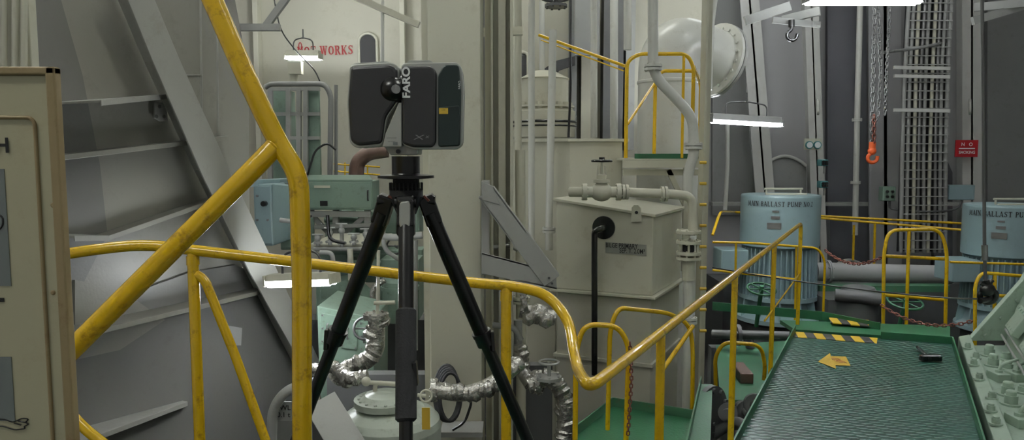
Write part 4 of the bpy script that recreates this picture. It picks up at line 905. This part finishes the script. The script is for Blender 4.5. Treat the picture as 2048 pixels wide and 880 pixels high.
def cabinet(x0,y0,x1,y1,Y,D,lab,m=MINT,door=1,handle=True,name='control_cabinet'):
    T=thing(name,lab,'cabinet',at((x0+x1)/2,y1,Y+D/2))
    MB().px(x0,y0,x1,y1,Y,D).obj('cabinet_body',m,T,bevel=0.012)
    for i in range(door):
        a_=x0+(x1-x0)*i/door+3; b_=x0+(x1-x0)*(i+1)/door-3
        MB().px(a_,y0+4,b_,y1-4,Y-0.012,0.013).obj('door',m,T,bevel=0.004)
        if handle:
            h_=MB(); p=at(b_-6,(y0+y1)/2,Y-0.02); h_.tube([p+V((0,0.01,0.05)),p+V((0,-0.02,0.05)),p+V((0,-0.02,-0.05)),p+V((0,0.01,-0.05))],0.008,bend=0.015,n=8); h_.obj('handle',BLACK,T)
    return T
c=cabinet(612,362,745,420,7.4,0.4,'mint green control cabinet on a steel stand',door=1)
MB().px(628,371,660,376,7.38,0.01).obj('name_plate',CREAM,c); MB().px(640,402,655,412,7.38,0.01).obj('name_plate',BLACK,c)
q=MB(); q.prism([at(612,362,7.4),at(745,362,7.4),at(738,352,7.8),at(618,352,7.8)],(0,0,0.012)); q.obj('sloped_top',MINT,c)
o=MB()
for x in (622,672,735): o.beam(at(x,420,7.5),at(x,485,7.5),0.06,0.06)
o.beam(at(615,428,7.45),at(742,428,7.45),0.05,0.06); o.beam(at(622,428,7.5),at(672,482,7.5),0.04,0.05); o.beam(at(672,482,7.5),at(735,428,7.5),0.04,0.05); o.beam(at(615,455,7.45),at(742,450,7.45),0.04,0.04)
tag(o.obj('steel_stand',GREYL,bevel=0.003),'grey-green angle iron stand beneath the cabinet','stand')
c=cabinet(508,368,545,492,6.6,0.4,'pale blue control console with black knob',m=MINTB,handle=False)
MB().prism([at(545,368,6.6),at(576,372,6.9),at(576,480,6.9),at(545,492,6.6)],(0,0.2,0)).obj('side_panel',MINTB,c,bevel=0.004)
MB().prism([at(500,360,6.5),at(560,358,6.9),at(560,368,6.9),at(500,374,6.5)],(0,0.3,0)).obj('top_panel',MINTB,c,bevel=0.004)
p=at(530,407,6.58); MB().cyl(p,p+V((0,-0.05,0)),0.025).obj('knob',BLACK,c)
for x,y in ((515,392),(515,440),(536,440)): p=at(x,y,6.585); MB().cyl(p,p+V((0,-0.02,0)),0.01,n=8).obj('bolt',STEEL,c)
pipe([at(712,360,8.8),at(714,325,8.8),at(735,306,8.8),at(775,300,8.8)],0.09,'brown curved exhaust duct behind cabinets',m=BROWN,name='curved_duct',bend=0.2,n=24)
rail('small yellow pipe railing behind the cabinets',[[at(668,328,9.4),at(760,334,9.4)],[at(668,342,9.4),at(760,350,9.4)]],[[at(690,325,9.4),at(690,380,9.4)],[at(735,330,9.4),at(735,385,9.4)]],0.011)
o=MB(); o.px(650,425,760,480,8.2,0.5); o.lathe(at(690,420,8.1),Z,[(0.12,-0.3),(0.12,0.0),(0.06,0.05),(0.06,0.1)],20); o.lathe(at(740,445,8.0),(0,-1,0),[(0.13,0),(0.13,0.1),(0.08,0.12)],20); o.tube([at(650,440,8.0),at(700,436,7.95),at(760,452,8.0)],0.03)
tag(o.obj('auxiliary_machine',MINT,bevel=0.004),'mint green machine casing with round covers','machine')
cabinet(752,395,838,470,7.9,0.4,'mint green cabinet beside the column',handle=False,door=2)
cabinet(560,440,612,500,7.0,0.3,'grey green low cabinet beside stand',handle=True)
o=MB()
for k,(x,y) in enumerate(((636,492),(660,490),(684,493),(708,490),(732,492))):
    c_=at(x,y,6.35); h_=0.10+0.05*(k%3); o.cyl(c_,c_+V((0,0,h_)),0.018); o.flange(c_+V((0,0,0.03)),Z,0.04,0.015,4); o.sph(c_+V((0,0,h_*0.7)),0.03,12); o.cyl(c_+V((-.05,0,h_)),c_+V((.05,0,h_)),0.008)
o.tube([at(628,498,6.33),at(745,498,6.33)],0.02)
tag(o.obj('valve_manifold',GREYL),'row of small grey valves along a shelf','valves')
tag(MB().px(618,488,752,497,6.4,0.9).obj('steel_shelf',CREAM,bevel=0.004),'pale steel shelf plate on the machinery','shelf')
o=MB(); o.px(640,500,845,565,7.0,0.3)
for x in (660,705,750,795): o.px(x,508,x+34,556,6.97,0.03)
tag(o.obj('machine_base',MINT,bevel=0.006),'grey green machine base casing with panels','machine')
o=MB(); o.prism([at(632,572,6.2),at(690,560,6.2),at(735,600,6.2),at(735,660,6.2),at(632,640,6.2)],(0,0.35,0)); o.prism([at(640,580,6.19),at(686,570,6.19),at(700,590,6.19),at(640,600,6.19)],(0,0.01,0)); o.lathe(at(672,620,6.19),(0,-1,0),[(0.07,0),(0.07,0.03),(0.04,0.04)],18)
tag(o.obj('sloping_machine_casing',MINT,bevel=0.006),'mint green machine casing with sloped side','machine')
o=MB(); o.px(760,520,838,640,6.6,0.35); o.tube([at(700,560,6.6),at(730,520,6.6),at(760,530,6.6)],0.04); o.flange(at(716,520,6.6),Z,0.1,0.03); o.lathe(at(800,640,6.3),Z,[(0.15,0),(0.15,0.35),(0.1,0.42),(0,0.44)],24); o.flange(at(800,575,6.3),Z,0.17,0.03,10)
tag(o.obj('auxiliary_machine',MINT,bevel=0.004),'mint auxiliary machine with pipes and rounded cover','machine')
for pts,r_,m_ in ((((640,505),(665,505),(668,560)),0.02,GREYL),(((700,498),(702,560)),0.025,CREAM),(((765,440),(768,500),(800,520)),0.02,GREYL),(((560,440),(600,445),(612,470)),0.02,GREYL),(((820,440),(822,640)),0.03,CREAM),(((622,430),(600,460),(604,530)),0.012,BLACK),(((745,470),(790,476),(845,470)),0.03,GREYL),(((830,480),(830,700)),0.025,GREYL),(((640,530),(640,560),(620,575)),0.022,CREAM),(((770,560),(745,575),(745,640)),0.025,FOIL),(((655,430),(658,480),(690,486)),0.015,BLACK),(((690,600),(720,610),(722,660)),0.03,FOIL)):
    pipe([at(x,y,6.1) for x,y in pts],r_,'thin small-bore pipe run between the machines',m=m_,grp='small-bore pipes between the machines')
for x,y,Y in ((660,540,6.0),(790,492,6.2),(730,657,4.6)):
    o=MB(); c_=at(x,y,Y); o.ring(c_,(0.2,-1,0.3),0.07,0.009); o.cyl(c_+V((0,.12,-.03)),c_,0.01,n=8); o.cyl(c_-V((.07,0,0)),c_+V((.07,0,0)),0.006,n=6); tag(o.obj('valve_handwheel',GREYD),'small dark valve handwheel among machinery pipes','handwheel')
T=thing('filter_housing','mint green filter housing with bolted panels and pull handles','machine casing',at(695,700,5.2))
v=MB(); v.prism([at(634,612,5.0),at(748,636,5.2),at(748,800,5.2),at(640,800,5.0)],(0,0.6,0)); v.obj('casing',MINT,T,bevel=0.006)
for x0_,x1_ in ((642,674),(682,714),(720,742)):
    def yy(x): return 618+(x-634)*24/114
    def Yx(x): return 5.0+(x-634)*0.2/114-0.012
    MB().prism([at(x0_,yy(x0_)+6,Yx(x0_)),at(x1_,yy(x1_)+6,Yx(x1_)),at(x1_,yy(x1_)+66,Yx(x1_)),at(x0_,yy(x0_)+68,Yx(x0_))],(0,0.012,0)).obj('panel',MINT,T,bevel=0.003)
    for fx in (0.1,0.9):
        for fy in (10,36,62):
            x_=x0_+(x1_-x0_)*fx; p=at(x_,yy(x_)+fy,Yx(x_)); MB().cyl(p,p+V((0,-0.008,0)),0.007,n=6).obj('bolt',STEEL,T)
    h_=MB(); xm=(x0_+x1_)/2; p=at(xm-2,yy(xm)+35,Yx(xm)); h_.tube([p+V((0,0.01,0.04)),p+V((0,-0.03,0.035)),p+V((0.0,-0.03,-0.035)),p+V((0,0.01,-0.04))],0.006,bend=0.01,n=8)
    h_.obj('pull_handle',STEEL,T)
tag(MB().px(600,640,850,900,7.4,0.3).obj('lower_casing',GREYD),'dark grey lower machinery casing','casing')

# ================================================================ VESSEL & LAGGED PIPES
Yv=3.7; s=Yv/F; c_=at(781,880,Yv)
T=thing('pressure_vessel','dirty grey-white domed pressure vessel with bolted flange cover','pressure vessel',(c_.x,Yv,FL))
v=MB(); zt=at(781,822,Yv).z
v.lathe((c_.x,Yv,FL),Z,[(104*s,0),(104*s,zt-FL-30*s),(101*s,zt-FL-16*s),(90*s,zt-FL-4*s),(70*s,zt-FL+6*s),(50*s,zt-FL+10*s),(50*s,zt-FL+22*s)],48); v.obj('vessel_body',VESS,T)
v=MB(); v.flange((c_.x-10*s,Yv,zt+18*s),Z,63*s,0.018,16,0.008); v.flange((c_.x-10*s,Yv,zt+24*s),Z,63*s,0.016,16,0.008); v.lathe((c_.x-10*s,Yv,zt+26*s),Z,[(50*s,0),(40*s,10*s),(22*s,16*s),(0,18*s)],36); v.obj('flange_cover',VESS,T)
v=MB(); v.tube([V((c_.x-30*s,Yv,zt+38*s)),V((c_.x-30*s,Yv,zt+60*s)),V((c_.x+25*s,Yv,zt+55*s)),V((c_.x+25*s,Yv,zt+36*s))],0.012,bend=0.03); v.cyl((c_.x-46*s,Yv,zt+60*s),(c_.x+30*s,Yv,zt+56*s),0.012); v.sph((c_.x-48*s,Yv,zt+62*s),0.025); v.obj('air_valve',CREAM,T)
v=MB(); p=at(852,835,Yv-0.22); v.prism([p+V((-0.02,0,-0.06)),p+V((0.02,0,-0.06)),p+V((0.02,0,0.05)),p+V((-0.02,0,0.05))],(0,-0.003,0)); v.obj('caution_sticker',YSTK,T)
v=MB(); v.ring(at(852,792,Yv),(0.2,-1,0.3),0.03,0.006); v.cyl(at(852,792,Yv),at(835,790,Yv),0.01); v.obj('small_handwheel',CREAM,T)
def lag(pts,r,lab,bend=0.12,fl=()):
    o=MB(); P=[V(p) for p in pts]; o.tube(P,r,bend=bend,n=18,seg=8)
    for i in range(len(P)-1):
        d=P[i+1]-P[i]; n=max(1,int(d.length/0.07))
        for k in range(n):
            c__=P[i]+d*((k+.5)/n)
            j_=V((random.uniform(-1,1),random.uniform(-1,1),random.uniform(-1,1)))*r*0.16
            o.lathe(c__-d.normalized()*0.04+j_,d.normalized()+V((random.uniform(-.35,.35),random.uniform(-.35,.35),random.uniform(-.35,.35))),[(r*0.85,0),(r*1.14,0.015),(r*0.98,0.035),(r*1.18,0.055),(r*0.85,0.08)],8,False)
    for c__,ax in fl: o.flange(c__,ax,r*1.5,0.03,8)
    return tag(o.obj('lagged_pipe',FOIL),lab,'pipe')
lag([at(753,630,4.2),at(753,700,4.2),at(735,722,4.2),at(690,738,4.2),at(670,760,4.2)],0.05,'foil-lagged bent pipe with crumpled insulation',fl=((at(752,632,4.2),Z),))
lag([at(735,752,3.9),at(700,758,3.9),at(668,735,4.1)],0.036,'foil-lagged short pipe section')
lag([at(868,780,4.0),at(930,790,4.0),at(985,770,4.0),at(1040,725,4.1)],0.045,'foil-lagged pipe with crumpled insulation near column',fl=((at(868,780,4.0),(1,0,0)),))
lag([at(1060,770,4.6),at(1100,750,4.6),at(1130,790,4.6),at(1132,900,4.6)],0.055,'foil-lagged bent pipe dropping to lower deck',fl=((at(1075,765,4.6),(1,0,0.2)),))
lag([at(1040,690,4.8),at(1042,740,4.8),at(1062,770,4.7)],0.045,'foil-lagged pipe elbow beside the railing post')
lag([at(640,745,4.5),at(628,735,4.5),at(622,760,4.5),at(630,800,4.5)],0.04,'foil-lagged pipe elbow beside the hull plating')
o=MB(); o.sph(at(1075,628,4.7),0.085,9,1.1,0.9,0.85); o.sph(at(1092,640,4.65),0.06,7); o.sph(at(1058,636,4.65),0.055,7); o.cyl(at(1040,620,4.7),at(1110,636,4.7),0.05); o.flange(at(1050,605,4.7),(1,0,0.2),0.1,0.03,6); tag(o.obj('lagged_valve',FOIL),'valve wrapped in crumpled foil insulation','valve')
o=MB(); c_=at(1098,755,4.5); o.flange(c_,Z,0.08,0.02,6); o.cyl(c_,c_+V((0,0,.1)),0.012); o.ring(c_+V((0,0,.1)),Z,0.06,0.008); tag(o.obj('small_valve',GREYL),'small grey valve on lagged pipe','valve')
o=MB(); o.tube([at(757,500,4.25),at(755,634,4.2)],0.010); o.tube([at(790,605,4.2),at(748,606,4.2)],0.012); tag(o.obj('valve_spindle',CREAM),'thin cream valve spindle with tee bar','valve spindle')
o=MB()
for i in range(5):
    c_=at(893+i*2,786+i*2,4.35-i*0.02); n=28; R_=0.145-0.006*i
    o.tube([c_+V((R_*0.52*math.cos(2*PI*k/n),0.03*math.sin(2*PI*k/n),R_*1.15*math.sin(2*PI*k/n))) for k in range(n)],0.010,bend=0,n=8,closed=True,seg=1)
tag(o.obj('hose_coil',RUBBER),'black coiled rubber hose hanging on the column','hose')
pipe([at(905,860,4.2),at(930,845,4.2),at(945,800,4.25),at(925,780,4.3)],0.008,'thin black cable by the column',m=BLACK,name='cable',bend=0.1)
T=thing('davit_arm','grey painted curved lifting davit arm with load marking','davit',(at(548,880,3.6).x,3.6,FL))
g0=at(545,900,3.6)
MB().tube([V((g0.x,3.6,FL)),at(543,870,3.6),at(546,815,3.6),at(575,778,3.6),at(640,762,3.7)],0.026,bend=0.2,n=16).obj('arm',GREYL,T)
MB().px(551,804,583,842,3.63,0.01).obj('marking_plate',GREYL,T)
text('SWL',at(567,816,3.62),(1,0,0.0),Z,0.026,INK,T,off=0.015); text('0.1 t',at(567,830,3.62),(1,0,0),Z,0.026,INK,T,off=0.015)
o=MB(); o.beam(at(640,800,3.5),at(700,900,3.3),0.16,0.012,up=(0.3,-1,0.6)); o.beam(at(625,812,3.5),at(665,900,3.4),0.03,0.03)
tag(o.obj('sloping_bracket',GREYL,bevel=0.002),'light grey sloping steel flat bar near the vessel','bracket')
o=MB(); o.bb(at(640,0,4.9).x,at(845,0,4.9).x,4.85,4.95,FL,at(0,745,4.9).z); tag(o.obj('lower_casing',GREYD),'dark grey lower casing behind vessel','casing')
o=MB(); o.bb(at(1000,0,5.3).x,at(1108,0,5.3).x,5.25,5.35,FL,at(0,735,5.2).z); tag(o.obj('lower_casing',GREYD),'dark lower casing beneath pipes','casing')
pipe([at(985,650,4.7),at(1030,655,4.7),at(1042,680,4.7)],0.02,'thin grey bent pipe beside the column',m=GREYL)
o=MB(); o.px(880,865,965,875,4.3,0.19); tag(o.obj('small_shelf',GREYL),'small grey steel shelf at column foot','shelf')

# ================================================================ WORLD
w=bpy.data.worlds.new('world'); bpy.context.scene.world=w; w.use_nodes=True
w.node_tree.nodes['Background'].inputs[0].default_value=(0.97,1.0,0.95,1); w.node_tree.nodes['Background'].inputs[1].default_value=0.24
for o in bpy.data.objects:
    if 'org' in o: del o['org']
